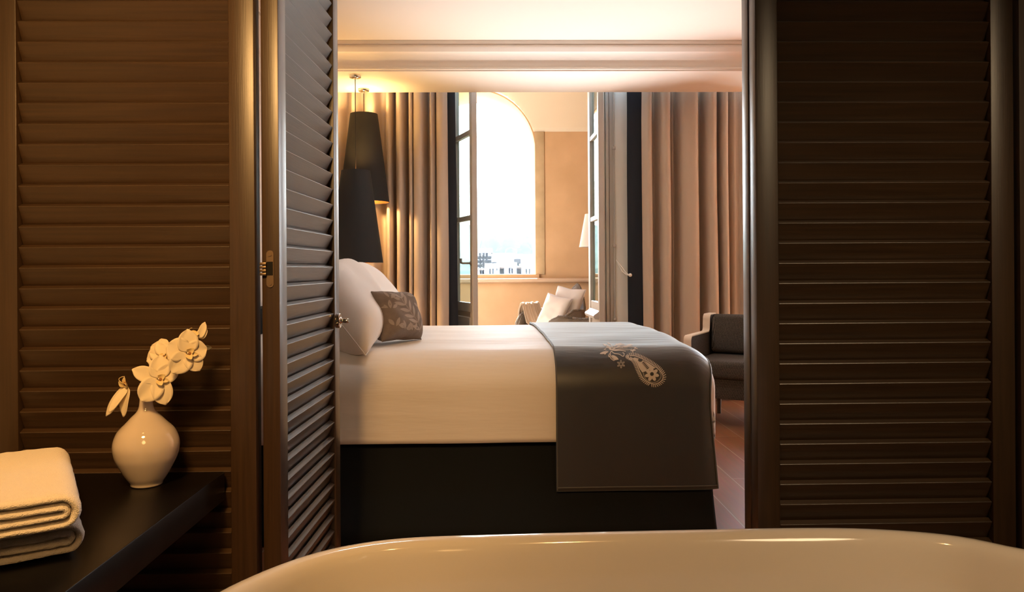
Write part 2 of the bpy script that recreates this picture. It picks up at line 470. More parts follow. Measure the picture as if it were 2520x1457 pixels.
# ------------------------------------------------------------------ louvred screens
SW, ST = 0.635, 0.044      # leaf width and thickness
def louvred(name, label, rails=True, stile=(0.062, 0.062), group=None, cat='louvred door', ST=ST, SW=SW):
    t = empty(name)
    z0, z1 = 0.012, 2.375
    for x0, x1 in ((0, stile[0]), (SW - stile[1], SW)):
        box('stile', (x0, 0, z0), (x1, ST, z1), M_wood_v, t, 0.0025)
    box('bottom_rail', (stile[0], 0.002, z0), (SW - stile[1], ST - 0.002, z0 + 0.13), M_wood_h, t, 0.002)
    box('top_rail', (stile[0], 0.002, z1 - 0.10), (SW - stile[1], ST - 0.002, z1), M_wood_h, t, 0.002)
    bm = bmesh.new()
    L_, th, ang = 0.060, 0.0170, R(65)
    z = 1.065 - 0.05 * 18
    while z < z1 - 0.115:
        # strip top is at the back of the edge face; front-high edge
        M_ = Matrix.Translation((0, 0.003 + th * math.sin(ang), z)) @ Matrix.Rotation(-ang, 4, 'X')
        # local: y runs back along the board (down), z is the thickness
        add_box(bm, (stile[0] + 0.0005, 0, -th), (SW - stile[1] - 0.0005, L_, 0), 0.0012, M_)
        z += 0.05
    from_bm('slats', bm, M_wood_h, t, auto=30)
    tag(t, label, cat, group)
    return t

def place_leaf(t, x, y, rz):
    t.location = (x, y, 0); t.rotation_euler = (0, 0, rz)

lf = louvred('louvred_screen', 'dark louvred wooden screen panel standing behind the orchid vase', cat='louvred screen')
xl1 = P(628, 700, DP).x
place_leaf(lf, xl1 - SW, DP, 0)
# open leaf, hinged to that panel, swung into the bedroom
pn, pf = P(688, 700, DP + 0.03), P(835, 700, DP + 0.03 + SW)
ang = math.atan2(pf.y - pn.y, pf.x - pn.x)
ol = louvred('louvred_door', 'narrow louvred door leaf swung open at the head of the bed, chrome knob on it')
# local front (-y) must face +x : rotate by ang; local x -> along leaf, local -y -> right side
place_leaf(ol, pn.x, pn.y, ang)
# hinge on the near edge of the open leaf
hz = P(655, 662, DP).z
hg = empty('hinge'); hg.parent = ol
hg['label'] = 'brushed metal concealed hinge'
def pill(name, x, y0, y1, z0, z1, m, parent):
    r = (y1 - y0) / 2; yc = (y0 + y1) / 2
    pts = [(yc + r * math.cos(a), z1 - r + r * math.sin(a)) for a in [PI * k / 12 for k in range(13)]]
    pts += [(yc + r * math.cos(a), z0 + r + r * math.sin(a)) for a in [PI + PI * k / 12 for k in range(13)]]
    return prism(name, pts, x, x + 0.003, 'x', m, parent, auto=40)
pill('hinge_plate', -0.0025, 0.014, 0.032, hz - 0.046, hz + 0.046, M_satin, hg)
box('hinge_recess', (-0.0032, 0.0155, hz - 0.016), (0.001, 0.0305, hz + 0.018), M_dark, hg)
for k in (-1, 1):
    bm = bmesh.new()
    bmesh.ops.create_cone(bm, cap_ends=True, segments=20, radius1=0.0048, radius2=0.0042, depth=0.002,
                          matrix=Matrix.Translation((-0.0032, 0.023, hz + 0.036 * k)) @ Matrix.Rotation(R(90), 4, 'Y'))
    from_bm('screw', bm, M_satin, hg)
for k in range(4):
    box('hinge_arm', (-0.012, 0.030, hz - 0.016 + 0.0085 * k), (-0.003, 0.046, hz - 0.0095 + 0.0085 * k), M_satin, hg, 0.001)
# knob on the far stile, on the room side
kz = P(845, 789, DP + SW).z
kb = empty('door_knob'); kb.parent = ol
kb['label'] = 'polished chrome knob on a round rose'
def lathe_y(name, prof, m, parent, loc, n=32):
    vs, fs = [], []
    for r, d in prof:
        for k in range(n):
            a = 2 * PI * k / n
            vs.append((loc[0] + r * math.cos(a), loc[1] - d, loc[2] + r * math.sin(a)))
    for i in range(len(prof) - 1):
        for k in range(n):
            fs.append((i * n + k, i * n + (k + 1) % n, (i + 1) * n + (k + 1) % n, (i + 1) * n + k))
    fs.append(tuple(range(n))); fs.append(tuple((len(prof) - 1) * n + k for k in range(n)))
    return from_data(name, vs, fs, m, parent, auto=40)
lathe_y('rose', [(0.024, 0), (0.0245, 0.009), (0.0225, 0.0115)], M_chrome, kb, (SW - 0.034, 0, kz))
lathe_y('turn_knob', [(0.013, 0.0115), (0.008, 0.016), (0.0065, 0.020), (0.0075, 0.024), (0.0078, 0.036), (0.0066, 0.0385)], M_chrome, kb, (SW - 0.034, 0, kz))

xr0 = P(1862, 700, DP).x
rs = louvred('louvred_screen', 'dark louvred wooden screen panel on the side of the room away from the vase', cat='louvred screen', stile=(0.056, 0.058), ST=0.048, SW=0.650)
place_leaf(rs, xr0, DP, 0)
rb = louvred('louvred_door', 'louvred door leaf folded flat behind the screen, only its edge showing at the bed foot', ST=0.048, SW=0.650)
place_leaf(rb, xr0 - 0.002, DP + 0.0505, 0)

# ------------------------------------------------------------------ floating shelf, vase, orchid, towels
ZS = 0.56
XE = -1.345 * (H - ZS)
sh = tag(box('vanity_shelf', (XL + 0.003, -0.6, ZS - 0.068), (XE, DP - 0.006, ZS), M_black, bevel=0.0025), 'black lacquered shelf carrying the folded towels and the vase', 'shelf')

vb = PZ(361, 1193, ZS)
S = FPX / vb.y
VP_ = [(0, 0.0), (38, 0), (40, 2), (42, 8), (51, 20), (61, 36), (70, 52), (77, 66), (81, 80), (83, 93), (82, 106), (77.5, 120), (69, 135), (52, 151), (37, 166), (25, 177), (19, 187), (16.8, 200), (15.8, 215), (15.8, 238),
       (17.2, 246), (16.6, 248), (14.2, 247), (12.6, 238), (12.3, 215), (15, 195), (0.5, 188)]
pts = spline([(a / S, b / S, 0) for a, b in VP_[1:]], 4)
vase = lathe('vase', [(p.x * 0.91, p.y) for p in pts], M_ceramic, n=64, auto=70)
vase.location = (vb.x, vb.y, ZS + 0.0005)
tag(vase, 'white round-bellied ceramic vase with a slim neck on the black shelf', 'vase')

def crop8(x, y):      # pixel of the photograph from a detail view
    return 260 + 0.18531 * x, 770 + 0.18531 * y

def petal_mesh(bm, M_, L_, W_, cup=0.25, tipw=0.5, ruffle=0.0, nu=15, nv=9, twist=0.0, seed=0):
    """petal: grows along local +x, faces local +z"""
    top, bot = [], []
    for i in range(nu):
        t = i / (nu - 1)
        tt_ = t ** 0.82
        w = W_ * max(0.0, 1 - abs(2 * tt_ - 1) ** 2.5) ** 0.55
        w = max(w, W_ * (0.12 if i == 0 else 0.22))
        rt, rb_ = [], []
        for j in range(nv):
            s = -1 + 2 * j / (nv - 1)
            x = L_ * t * (1 - 0.05 * s * s); y = w * s
            z = cup * W_ * (s * s) * math.sin(PI * t) - cup * L_ * 0.5 * t * t + ruffle * W_ * math.sin(5 * s + 4 * t + seed) * t
            y2 = y * math.cos(twist * t) - 0.0; z2 = z + y * math.sin(twist * t)
            rt.append(bm.verts.new(M_ @ Vector((x, y2, z2))))
            rb_.append(bm.verts.new(M_ @ Vector((x, y2, z2 - 0.0009))))
        top.append(rt); bot.append(rb_)
    for i in range(nu - 1):
        for j in range(nv - 1):
            bm.faces.new((top[i][j], top[i + 1][j], top[i + 1][j + 1], top[i][j + 1]))
            bm.faces.new((bot[i][j], bot[i][j + 1], bot[i + 1][j + 1], bot[i + 1][j]))
    for i in range(nu - 1):
        bm.faces.new((top[i][0], bot[i][0], bot[i + 1][0], top[i + 1][0])); bm.faces.new((top[i][-1], top[i + 1][-1], bot[i + 1][-1], bot[i][-1]))
    for j in range(nv - 1):
        bm.faces.new((top[-1][j], bot[-1][j], bot[-1][j + 1], top[-1][j + 1])); bm.faces.new((top[0][j], top[0][j + 1], bot[0][j + 1], bot[0][j]))

def frame_from(center, face, upv):
    z = Vector(face).normalized(); x = Vector(upv); x = (x - z * x.dot(z)).normalized(); y = z.cross(x)
    M_ = Matrix.Identity(4)
    for i in range(3): M_[i][0], M_[i][1], M_[i][2], M_[i][3] = x[i], y[i], z[i], center[i]
    return M_

def orchid_flower(parent, c, face, upv, size, petals, lip=True, lip_ang=180, lipscale=1.0):
    """petals: (angle from up, length, halfwidth, lift) in units of size"""
    F = frame_from(c, face, upv)
    bm = bmesh.new()
    for k, (a, L_, W_, lift) in enumerate(petals):
        M_ = F @ Matrix.Rotation(R(a), 4, 'Z') @ Matrix.Translation((0.05 * size, 0, -0.0012 * (k % 3))) @ Matrix.Rotation(R(-lift), 4, 'Y')
        petal_mesh(bm, M_, L_ * size, W_ * size, cup=0.22, ruffle=0.05, seed=k)
    fl = from_bm('flower', bm, M_petal, parent, smooth=True)
    if lip:
        bm = bmesh.new()
        G = F @ Matrix.Rotation(R(lip_ang), 4, 'Z')
        for sgn in (-1, 1):           # side lobes curling up, mid lobe forward
            M_ = G @ Matrix.Translation((0.02 * size, 0.05 * size * sgn, 0.02 * size)) @ Matrix.Rotation(R(50 * sgn), 4, 'Z') @ Matrix.Rotation(R(-58), 4, 'Y')
            petal_mesh(bm, M_, 0.34 * size * lipscale, 0.15 * size * lipscale, cup=0.5)
        M_ = G @ Matrix.Translation((0.06 * size, 0, 0.02 * size)) @ Matrix.Rotation(R(-38), 4, 'Y')
        petal_mesh(bm, M_, 0.40 * size * lipscale, 0.12 * size * lipscale, cup=0.6)
        from_bm('lip', bm, M_lip, fl, smooth=True)
        bm = bmesh.new()
        bmesh.ops.create_icosphere(bm, subdivisions=2, radius=0.085 * size * lipscale, matrix=G @ Matrix.Translation((0.13 * size, 0, 0.10 * size)) @ Matrix.Diagonal((1.3, 1, 0.8, 1)))
        from_bm('throat', bm, M_lipdark, fl, smooth=True)
        bm = bmesh.new()
        bmesh.ops.create_icosphere(bm, subdivisions=2, radius=0.06 * size, matrix=F @ Matrix.Translation((0.01 * size, 0, 0.09 * size)) @ Matrix.Diagonal((0.8, 0.7, 1.3, 1)))
        from_bm('column', bm, M_petal, fl, smooth=True)
    return fl

def build_orchid():
    t = empty('orchid_sprig', (vb.x, vb.y, ZS + 0.2))
    tag(t, 'sprig of white phalaenopsis orchids standing in the vase', 'flowers')
    D = vb.y
    kids = []
    spx = [(361, 1003), (362, 985), (372, 950), (392, 905), (420, 868), (455, 838), (488, 820), (502, 812)]
    st = tube('stem', [tuple(P(q.x, q.y, D + 0.014 * min(1, max(0, (985 - q.y) / 40)))) for q in spline([(a, b, 0) for a, b in spx], 5)], 0.0022, M_stem, None, n=8)
    kids.append(st)
    def at(x, y, d): return P(*crop8(x, y), D + d)
    full = [(0, 1.0, 0.42, 6), (78, 1.0, 0.62, 8), (-78, 1.0, 0.62, 8), (142, 0.95, 0.38, 4), (-142, 0.95, 0.38, 4)]
    # top flower, turned to the right
    kids.append(orchid_flower(None, at(1085, 535, -0.022), (0.55, -0.85, 0.05), (0.15, 0, 1), 0.045,
                [(5, 1.15, 0.50, 6), (70, 1.0, 0.60, 4), (-70, 0.92, 0.55, 10), (150, 1.15, 0.55, 4), (-140, 1.05, 0.44, 6)], lip_ang=-95, lipscale=1.1))
    # flower behind it, seen from the side
    kids.append(orchid_flower(None, at(790, 560, 0.004), (-0.15, -0.95, 0.25), (0.0, 0, 1), 0.044,
                [(25, 0.9, 0.42, 4), (62, 1.0, 0.52, 2), (105, 1.05, 0.55, 4), (-70, 0.7, 0.4, 4), (180, 0.6, 0.4, 4)], lip_ang=170, lipscale=0.8))
    # central flower
    kids.append(orchid_flower(None, at(700, 880, -0.026), (0.50, -0.86, 0.1), (0.12, 0, 1), 0.045,
                [(0, 1.15, 0.50, 2), (70, 1.25, 0.40, 4), (-50, 1.05, 0.5, 8), (148, 1.25, 0.58, 4), (-160, 1.3, 0.50, 4)], lip_ang=-100, lipscale=1.1))
    # drooping flower on the left, half shut
    kids.append(orchid_flower(None, at(285, 970, -0.006), (-0.45, -0.85, -0.10), (0.42, 0.0, 1.0), 0.045,
                [(192, 1.55, 0.36, 14), (163, 1.95, 0.27, 22), (178, 1.5, 0.24, 40)], lip_ang=10, lipscale=1.15))
    # upper petal of a flower turned away
    bm = bmesh.new()
    F = frame_from(at(1245, 330, 0.004), (0.45, -0.85, 0), (0.42, 0, 1))
    petal_mesh(bm, F, 0.038, 0.0085, cup=0.3)
    F2 = frame_from(at(1240, 340, 0.010), (0.2, -0.9, 0), (0.55, 0, 1))
    petal_mesh(bm, F2, 0.030, 0.011, cup=0.3)
    b5 = from_bm('flower', bm, M_petal, None, smooth=True)
    bm = bmesh.new()
    petal_mesh(bm, frame_from(at(1235, 290, -0.002), (0, -0.9, 0.3), (-1, 0, 0.55)), 0.022, 0.0045, cup=0.3)
    lp = from_bm('lip', bm, M_lip, b5, smooth=True)
    tendr = [at(1150, 200, -0.002), at(1125, 205, -0.002), at(1108, 225, -0.002), at(1110, 245, -0.002)]
    tube('tendril', [tuple(v) for v in spline(tendr, 4)], 0.0006, M_lip, b5, n=6)
    kids.append(b5)
    bm = bmesh.new()
    petal_mesh(bm, frame_from(at(1300, 470, 0.004), (0, -1, 0.2), (1, 0, 0.1)), 0.018, 0.006, cup=0.4)
    kids.append(from_bm('bud', bm, M_bud, None, smooth=True))
    tendr = [at(255, 845, -0.004), at(215, 850, -0.006), at(180, 870, -0.006), at(178, 895, -0.006), at(200, 915, -0.006)]
    kids.append(tube('tendril', [tuple(v) for v in spline(tendr, 4)], 0.0007, M_lip, None, n=6))
    inv = Matrix.Translation(t.location).inverted()
    for k in kids:
        k.parent = t
        k.matrix_parent_inverse = inv
build_orchid()

def towel(name, label, origin, rz, length, depth, z0, height, seed):
    """two nested U folds showing at the front; local x runs left from the fold, local y runs back"""
    random.seed(seed)
    th = height / 4
    t = empty(name, (origin[0], origin[1], z0), rz)
    tag(t, label, 'towel')
    def ribbon(zlo, zhi, back, thick, ny=28):
        # centre line of a U lying on its side, bend at x = 0
        r = (zhi - zlo) / 2; zc = (zlo + zhi) / 2
        line = []
        nl = 24
        for k in range(nl): line.append((-length + (length - r - back) * k / (nl - 1), zlo))
        for k in range(1, 13): a = -PI / 2 + PI * k / 13; line.append((-r - back + r * math.cos(a), zc + r * math.sin(a)))
        for k in range(nl): line.append((-r - back - (length - r - back) * k / (nl - 1), zhi))
        n = len(line)
        bm = bmesh.new()
        rings = []
        for j in range(ny):
            v = j / (ny - 1)
            y = v * depth
            # rounded front and back edges of the cloth
            e = min(v, 1 - v) * depth
            k_ = min(1.0, 0.35 + 0.65 * math.sqrt(min(1, e / (thick * 0.7))))
            ring_ = []
            for i, (x, z) in enumerate(line):
                a = Vector(line[max(i - 1, 0)]); b = Vector(line[min(i + 1, n - 1)])
                tn = (b - a).normalized(); nn = Vector((tn.y, -tn.x))
                wob = 0.0022 * noise.noise(Vector((x * 22, y * 18, z * 60 + seed)))
                fuz = 0.0014 * noise.noise(Vector((x * 260, y * 260, z * 260 + seed)))
                ring_.append((Vector((x, y, z + wob)), Vector((nn.x, 0, nn.y)), thick / 2 * k_ + fuz))
            rings.append(ring_)
        O = [[bm.verts.new(p + q * w) for p, q, w in rg] for rg in rings]
        I = [[bm.verts.new(p - q * w) for p, q, w in rg] for rg in rings]
        for j in range(ny - 1):
            for i in range(n - 1):
                bm.faces.new((O[j][i], O[j][i + 1], O[j + 1][i + 1], O[j + 1][i]))
                bm.faces.new((I[j][i], I[j + 1][i], I[j + 1][i + 1], I[j][i + 1]))
        for i in range(n - 1):
            bm.faces.new((O[0][i], I[0][i], I[0][i + 1], O[0][i + 1])); bm.faces.new((O[-1][i], O[-1][i + 1], I[-1][i + 1], I[-1][i]))
        for j in range(ny - 1):
            bm.faces.new((O[j][0], O[j + 1][0], I[j + 1][0], I[j][0])); bm.faces.new((O[j][-1], I[j][-1], I[j + 1][-1], O[j + 1][-1]))
        return bm
    from_bm('outer_fold', ribbon(th / 2, height - th / 2, 0.0, th * 1.02), M_towel, t, smooth=True)
    from_bm('inner_fold', ribbon(th * 1.5, height - th * 1.5, th * 1.0, th * 0.98), M_towel, t, smooth=True)
    return t
tf = PZ(200, 1366, ZS)
towel('folded_towel', 'folded white towel at the bottom of the pile on the black shelf', (tf.x, tf.y), R(33), 0.30, 0.44, ZS + 0.004, 0.054, 3)
tt = PZ(190, 1305, ZS + 0.061)
towel('folded_towel', 'folded white towel on top of the pile on the black shelf', (tt.x, tt.y), R(31), 0.29, 0.43, ZS + 0.062, 0.060, 9)

# ------------------------------------------------------------------ bathtub
def build_tub():
    ZT = 0.58
    px = [(520, 1457), (640, 1401), (740, 1364), (850, 1337), (1000, 1318), (1200, 1311), (1500, 1303), (1900, 1295), (2100, 1295), (2300, 1307), (2430, 1326), (2520, 1349)]
    far = [PZ(x, y, ZT) for x, y in px]
    pts = [(p.x, p.y, 0) for p in far]
    pts += [(1.03, 1.20, 0), (1.12, 1.05, 0), (1.14, 0.90, 0), (1.08, 0.74, 0), (0.90, 0.64, 0), (0.6, 0.60, 0), (0.2, 0.60, 0), (-0.15, 0.63, 0), (-0.36, 0.74, 0), (-0.445, 0.90, 0), (-0.44, 1.02, 0)]
    ring = spline(pts, 6, closed=True)
    # even spacing
    seg = [0.0]
    for i in range(len(ring)): seg.append(seg[-1] + (ring[(i + 1) % len(ring)] - ring[i]).length)
    N = 160
    out = []
    for k in range(N):
        d = seg[-1] * k / N
        i = max(j for j in range(len(ring)) if seg[j] <= d)
        t = (d - seg[i]) / (seg[i + 1] - seg[i])
        out.append(ring[i].lerp(ring[(i + 1) % len(ring)], t))
    for _ in range(3):
        out = [(out[i - 1] + out[i] * 2 + out[(i + 1) % N]) / 4 for i in range(N)]
    c = sum(out, Vector()) / N
    nrm = []
    for i in range(N):
        tn = (out[(i + 1) % N] - out[i - 1]).normalized()
        n = Vector((tn.y, -tn.x, 0))
        if n.dot(out[i] - c) < 0: n = -n
        nrm.append(n)
    # (inset from the outer rim, z)
    prof = [(0.145, 0.0), (0.13, 0.012), (0.115, 0.06), (0.085, 0.18), (0.055, 0.32), (0.028, 0.46), (0.014, 0.535), (0.006, 0.552), (0.0, 0.562), (0.0, 0.570), (0.004, 0.577), (0.011, 0.580),
            (0.022, 0.580), (0.030, 0.577), (0.037, 0.570), (0.043, 0.555), (0.055, 0.50), (0.075, 0.40), (0.10, 0.28), (0.13, 0.17), (0.17, 0.105), (0.22, 0.075), (0.27, 0.066)]
    vs, fs = [], []
    for ins, z in prof:
        for i in range(N):
            p = out[i] - nrm[i] * ins
            if ins > 0.16:                         # keep inner rings from crossing: scale about the centre
                p0 = out[i] - nrm[i] * 0.16
                p = c + (p0 - c) * (1 - (ins - 0.16) * 2.2)
            vs.append((p.x, p.y, z))
    for j in range(len(prof) - 1):
        for i in range(N):
            fs.append((j * N + i, j * N + (i + 1) % N, (j + 1) * N + (i + 1) % N, (j + 1) * N + i))
    fs.append(tuple(range(N))); fs.append(tuple((len(prof) - 1) * N + i for i in range(N)))
    o = from_data('bathtub', vs, fs, M_enamel, smooth=True)
    tag(o, 'white enamel freestanding bathtub with a rolled rim', 'bathtub')
build_tub()

# ------------------------------------------------------------------ bed
XH, XF, Y1, Y2, ZB, RB = -1.16, 0.884, 3.0, 4.62, 0.715, 0.14
HEM = 0.372
YM = (Y1 + Y2) / 2

def over(e, r):
    if e <= 0: return 0.0, 0.0
    if e < r * PI / 2: return r * math.sin(e / r), r * (1 - math.cos(e / r))
    return r, r + e - r * PI / 2

def drape(a, b, total, off=0.0, rc=0.10):
    """cloth coordinate (a along the bed, b across it) -> world point on the bed's covers"""
    r = RB + off
    ox, dx = over(a - (XF - RB), r); x = min(a, XF - RB) + ox
    ea, eb = (Y1 + RB) - b, b - (Y2 - RB)
    if ea > 0: oy, dy = over(ea, r); y = Y1 + RB - oy
    elif eb > 0: oy, dy = over(eb, r); y = Y2 - RB + oy
    else: y, dy = b, 0.0
    dx, dy = min(dx, total), min(dy, total)
    t0 = ZB - HEM
    z = ZB + off - (dx + dy * (1 - dx / t0) if dy < t0 and dx < t0 else max(dx, dy))
    # soft doming of the top
    u = max(-1, min(1, (y - YM) / ((Y2 - Y1) / 2)))
    z += 0.02 * (1 - u * u) * (1 - min(1, (dx + dy) / 0.15))
    # rounded plan corners at the foot
    for yc, sg in ((Y1 - off + rc, -1), (Y2 + off - rc, 1)):
        xc = XF + off - rc
        uu, vv = (x - xc) / rc, sg * (y - yc) / rc
        if uu > 0 and vv > 0:
            u2 = uu * math.sqrt(max(0, 1 - vv * vv / 2)); v2 = vv * math.sqrt(max(0, 1 - uu * uu / 2))
            x, y = xc + u2 * rc, yc + sg * v2 * rc
    # gentle waviness of the hanging sides
    k_ = max(0, min(1, (dy - 0.06) / 0.2)); k_ = k_ * k_ * (3 - 2 * k_)
    if dy > 0.06:
        y += (-1 if ea > 0 else 1) * 0.006 * k_ * noise.noise(Vector((a * 3.1, 0.0, z * 2)))
    z += 0.006 * noise.noise(Vector((x * 3, y * 5, 0.3))) * (1 - 0.7 * max(0, min(1, (dx + dy) / 0.15)))
    return Vector((x, y, z))

def build_bed():
    t = empty('bed', (XF - 1, YM, 0))
    inv = Matrix.Translation(t.location).inverted()
    kids = []
    bm = bmesh.new()
    add_box(bm, (XH, Y1 + 0.06, 0.10), (XF - 0.06, Y2 - 0.06, 0.36), 0.02)
    kids.append(from_bm('bed_base', bm, M_skirt))
    kids.append(box('mattress', (XH, Y1 + 0.05, 0.362), (XF - 0.05, Y2 - 0.05, 0.655), M_sheet, None, 0.05, seg=3))
    # valance hanging to the floor, with a corner pleat
    path = [(XH, Y1 + 0.042), (XF - 0.046, Y1 + 0.042), (XF - 0.034, Y1 + 0.054), (XF - 0.034, Y2 - 0.054), (XF - 0.046, Y2 - 0.042), (XH, Y2 - 0.042)]
    dense = []
    for i in range(len(path) - 1):
        a, b = Vector(path[i]), Vector(path[i + 1]); n = max(2, int((b - a).length / 0.03))
        for k in range(n): dense.append(a.lerp(b, k / n))
    dense.append(Vector(path[-1]))
    def val(u, v):
        i = min(len(dense) - 1, int(round(u * (len(dense) - 1)))); p = dense[i]
        z = 0.005 + v * 0.40
        w = 0.010 * (1 - v) * (0.4 + 0.6 * noise.noise(Vector((p.x * 5, p.y * 5, 0))))
        d = (p - Vector((XF - 1, YM))).normalized()
        fl = 0.10 * (1 - v) ** 2 if p.y < YM - 0.7 else 0.0        # the cloth spreads a little on the floor side
        return (p.x + d.x * w, p.y + d.y * w - fl, z)
    kids.append(grid('valance', val, len(dense), 8, M_skirt, None, True, 0.004, 0))
    kids.append(box('headboard', (XL + 0.004, Y1 - 0.1, 0.0), (XH - 0.004, Y2 + 0.1, 0.86), M_skirt, None, 0.015))
    for k in kids:
        k.parent = t; k.matrix_parent_inverse = inv
    tag(t, 'double bed with a charcoal floor-length valance and quilted mattress', 'bed')
    t['label'] = 'double bed with a charcoal valance hanging to the floor'
    # duvet
    tot = ZB - HEM
    amax = XF - RB + RB * PI / 2 + tot - RB
    ol_ = RB * PI / 2 + tot - RB
    na, nb = 110, 120
    def sa(u):
        # denser over the rounded edge
        return XH + 0.02 + (amax - XH - 0.02) * u
    b0, b1 = Y1 + RB - ol_, Y2 - RB + ol_
    o = grid('duvet', lambda u, v: drape(sa(u), b0 + (b1 - b0) * v, tot), na, nb, M_sheet, None, True, 0.012, -1)
    for q in o.data.polygons: pass
    tag(o, 'plump white duvet covering the bed down to the valance', 'duvet')
build_bed()

# runner across the foot
RTOT = ZB - 0.165
RA0, RA1 = 0.235, XF - RB + RB * 0.98
RB0, RB1 = Y1 + RB - (RB * PI / 2 + RTOT - RB), Y2 - RB + (RB * PI / 2 + RTOT - RB)
def runner_pt(u, v, off=0.011):
    b = RB0 + (RB1 - RB0) * v
    sk = -0.035 * max(0, min(1, (b - Y1) / (Y2 - Y1)))
    a = RA0 + sk + (RA1 - RA0 - sk) * u
    p = drape(a, b, RTOT, off)
    p.x += 0.030 * max(0, (u - 0.75) / 0.25) * max(0, min(1, (ZB - 0.22 - p.z) / 0.33))      # the free corner flares out
    return p

def build_runner():
    t = grid('bed_runner', runner_pt, 70, 220, M_runner, None, True, 0.004, 0)
    tag(t, 'charcoal satin bed runner across the foot of the bed with white embroidery', 'bed runner')
    edge = [runner_pt(0.006, k / 200  , 0.014) for k in range(201)]
    tube('piping', [tuple(p) for p in edge], 0.0028, M_piping, t, n=6)
    edge = [runner_pt(0.985, k / 200  , 0.014) for k in range(201)]
    tube('piping', [tuple(p) for p in edge], 0.0022, M_piping, t, n=6)
    edge = [runner_pt(0.006 + k / 40 * 0.979, 0.004  , 0.014) for k in range(41)]
    tube('piping', [tuple(p) for p in edge], 0.0028, M_piping, t, n=6)
    # lookup from picture position to cloth position
    tab = []
    for i in range(40, 160):
        for j in range(60, 330):
            u, v = i / 200, j / 600
            uu = 0.25 + 0.6 * (i - 40) / 120; vv = 0.14 + 0.22 * (j - 60) / 270
            p = runner_pt(uu, vv)
            tab.append((*project(p), uu, vv))
    cells = {}
    for q in tab: cells.setdefault((int(q[0] // 6), int(q[1] // 6)), []).append(q)
    def inv(px, py):
        best, bd = None, 1e9
        ci, cj = int(px // 6), int(py // 6)
        for di in (-1, 0, 1):
            for dj in (-1, 0, 1):
                for q in cells.get((ci + di, cj + dj), ()):
                    d = (q[0] - px) ** 2 + (q[1] - py) ** 2
                    if d < bd: best, bd = q, d
        if best is None: return None
        # one Newton step
        u, v = best[2], best[3]
        e = 1e-3
        p0 = project(runner_pt(u, v)); pu = project(runner_pt(u + e, v)); pv = project(runner_pt(u, v + e))
        a, b, c, d = (pu[0] - p0[0]) / e, (pv[0] - p0[0]) / e, (pu[1] - p0[1]) / e, (pv[1] - p0[1]) / e
        det = a * d - b * c
        if abs(det) > 1e-9:
            rx, ry = px - p0[0], py - p0[1]
            u += (d * rx - b * ry) / det; v += (-c * rx + a * ry) / det
        return u, v
    def C2(x, y): return 1440 + x * 0.10979, 820 + y * 0.10979
    def emit(bm, poly, lift):
        vs = []
        for x, y in poly:
            q = inv(*C2(x, y))
            if q is None: return
            vs.append(bm.verts.new(runner_pt(q[0], q[1], 0.011 + lift)))
        try: bm.faces.new(vs)
        except ValueError: pass
    def stroke(bm, pts, w, lift=0.0030):
        """a ribbon of stitches"""
        n = len(pts)
        L_, R_ = [], []
        for i in range(n):
            a, b = pts[max(i - 1, 0)], pts[min(i + 1, n - 1)]
            dx, dy = b[0] - a[0], b[1] - a[1]; l = math.hypot(dx, dy) or 1
            ww = w[i] if isinstance(w, (list, tuple)) else w
            L_.append((pts[i][0] - dy / l * ww, pts[i][1] + dx / l * ww)); R_.append((pts[i][0] + dy / l * ww, pts[i][1] - dx / l * ww))
        for i in range(n - 1): emit(bm, (L_[i], L_[i + 1], R_[i + 1], R_[i]), lift)
    def sp(pts, per=5): return [(p.x, p.y) for p in spline([(a, b, 0) for a, b in pts], per)]
    white = bmesh.new(); grey = bmesh.new(); ring_ = bmesh.new(); dark = bmesh.new()
    # paisley outline (closed): tip curl at upper left, bulb at lower right
    left = [(1010, 560), (1080, 600), (1140, 690), (1190, 810), (1240, 920), (1290, 1020), (1370, 1100), (1470, 1150)]
    right = [(1000, 530), (1090, 525), (1200, 560), (1330, 620), (1450, 690), (1570, 770), (1680, 870), (1740, 970), (1730, 1060), (1660, 1130), (1560, 1165), (1470, 1150)]
    lo, ro = sp(left, 6), sp(right, 5)
    # filled body between the two sides
    body_l, body_r = sp([(1070, 580), (1150, 670), (1210, 800), (1280, 900)], 6), sp([(1110, 560), (1260, 610), (1420, 690), (1580, 800)], 6)
    for i in range(len(body_l) - 1):
        for k in range(4):
            def mixp(i_, f): return (body_l[i_][0] * (1 - f) + body_r[i_][0] * f, body_l[i_][1] * (1 - f) + body_r[i_][1] * f)
            emit(white, (mixp(i, k / 4), mixp(i + 1, k / 4), mixp(i + 1, (k + 1) / 4), mixp(i, (k + 1) / 4)), 0.0026)
    stroke(white, lo, 9); stroke(white, ro, 9)
    # comb of stitches all round
    def comb(line, n, length, side):
        tot = [0]
        for i in range(len(line) - 1): tot.append(tot[-1] + math.hypot(line[i + 1][0] - line[i][0], line[i + 1][1] - line[i][1]))
        for k in range(n):
            d = tot[-1] * (k + 0.5) / n
            i = max(j for j in range(len(line) - 1) if tot[j] <= d)
            f = (d - tot[i]) / max(1e-6, tot[i + 1] - tot[i])
            x = line[i][0] * (1 - f) + line[i + 1][0] * f; y = line[i][1] * (1 - f) + line[i + 1][1] * f
            dx, dy = line[i + 1][0] - line[i][0], line[i + 1][1] - line[i][1]; l = math.hypot(dx, dy)
            nx_, ny_ = -dy / l * side, dx / l * side
            tx, ty = -dx / l * 0.35, -dy / l * 0.35
            p0 = (x + nx_ * 8, y + ny_ * 8); p1 = (x + (nx_ + tx) * length, y + (ny_ + ty) * length)
            pm = ((p0[0] + p1[0]) / 2 + tx * 6, (p0[1] + p1[1]) / 2 + ty * 6)
            stroke(white, [p0, pm, p1], [6, 10, 7])
    comb(lo, 22, 70, 1); comb(ro, 36, 72, -1)
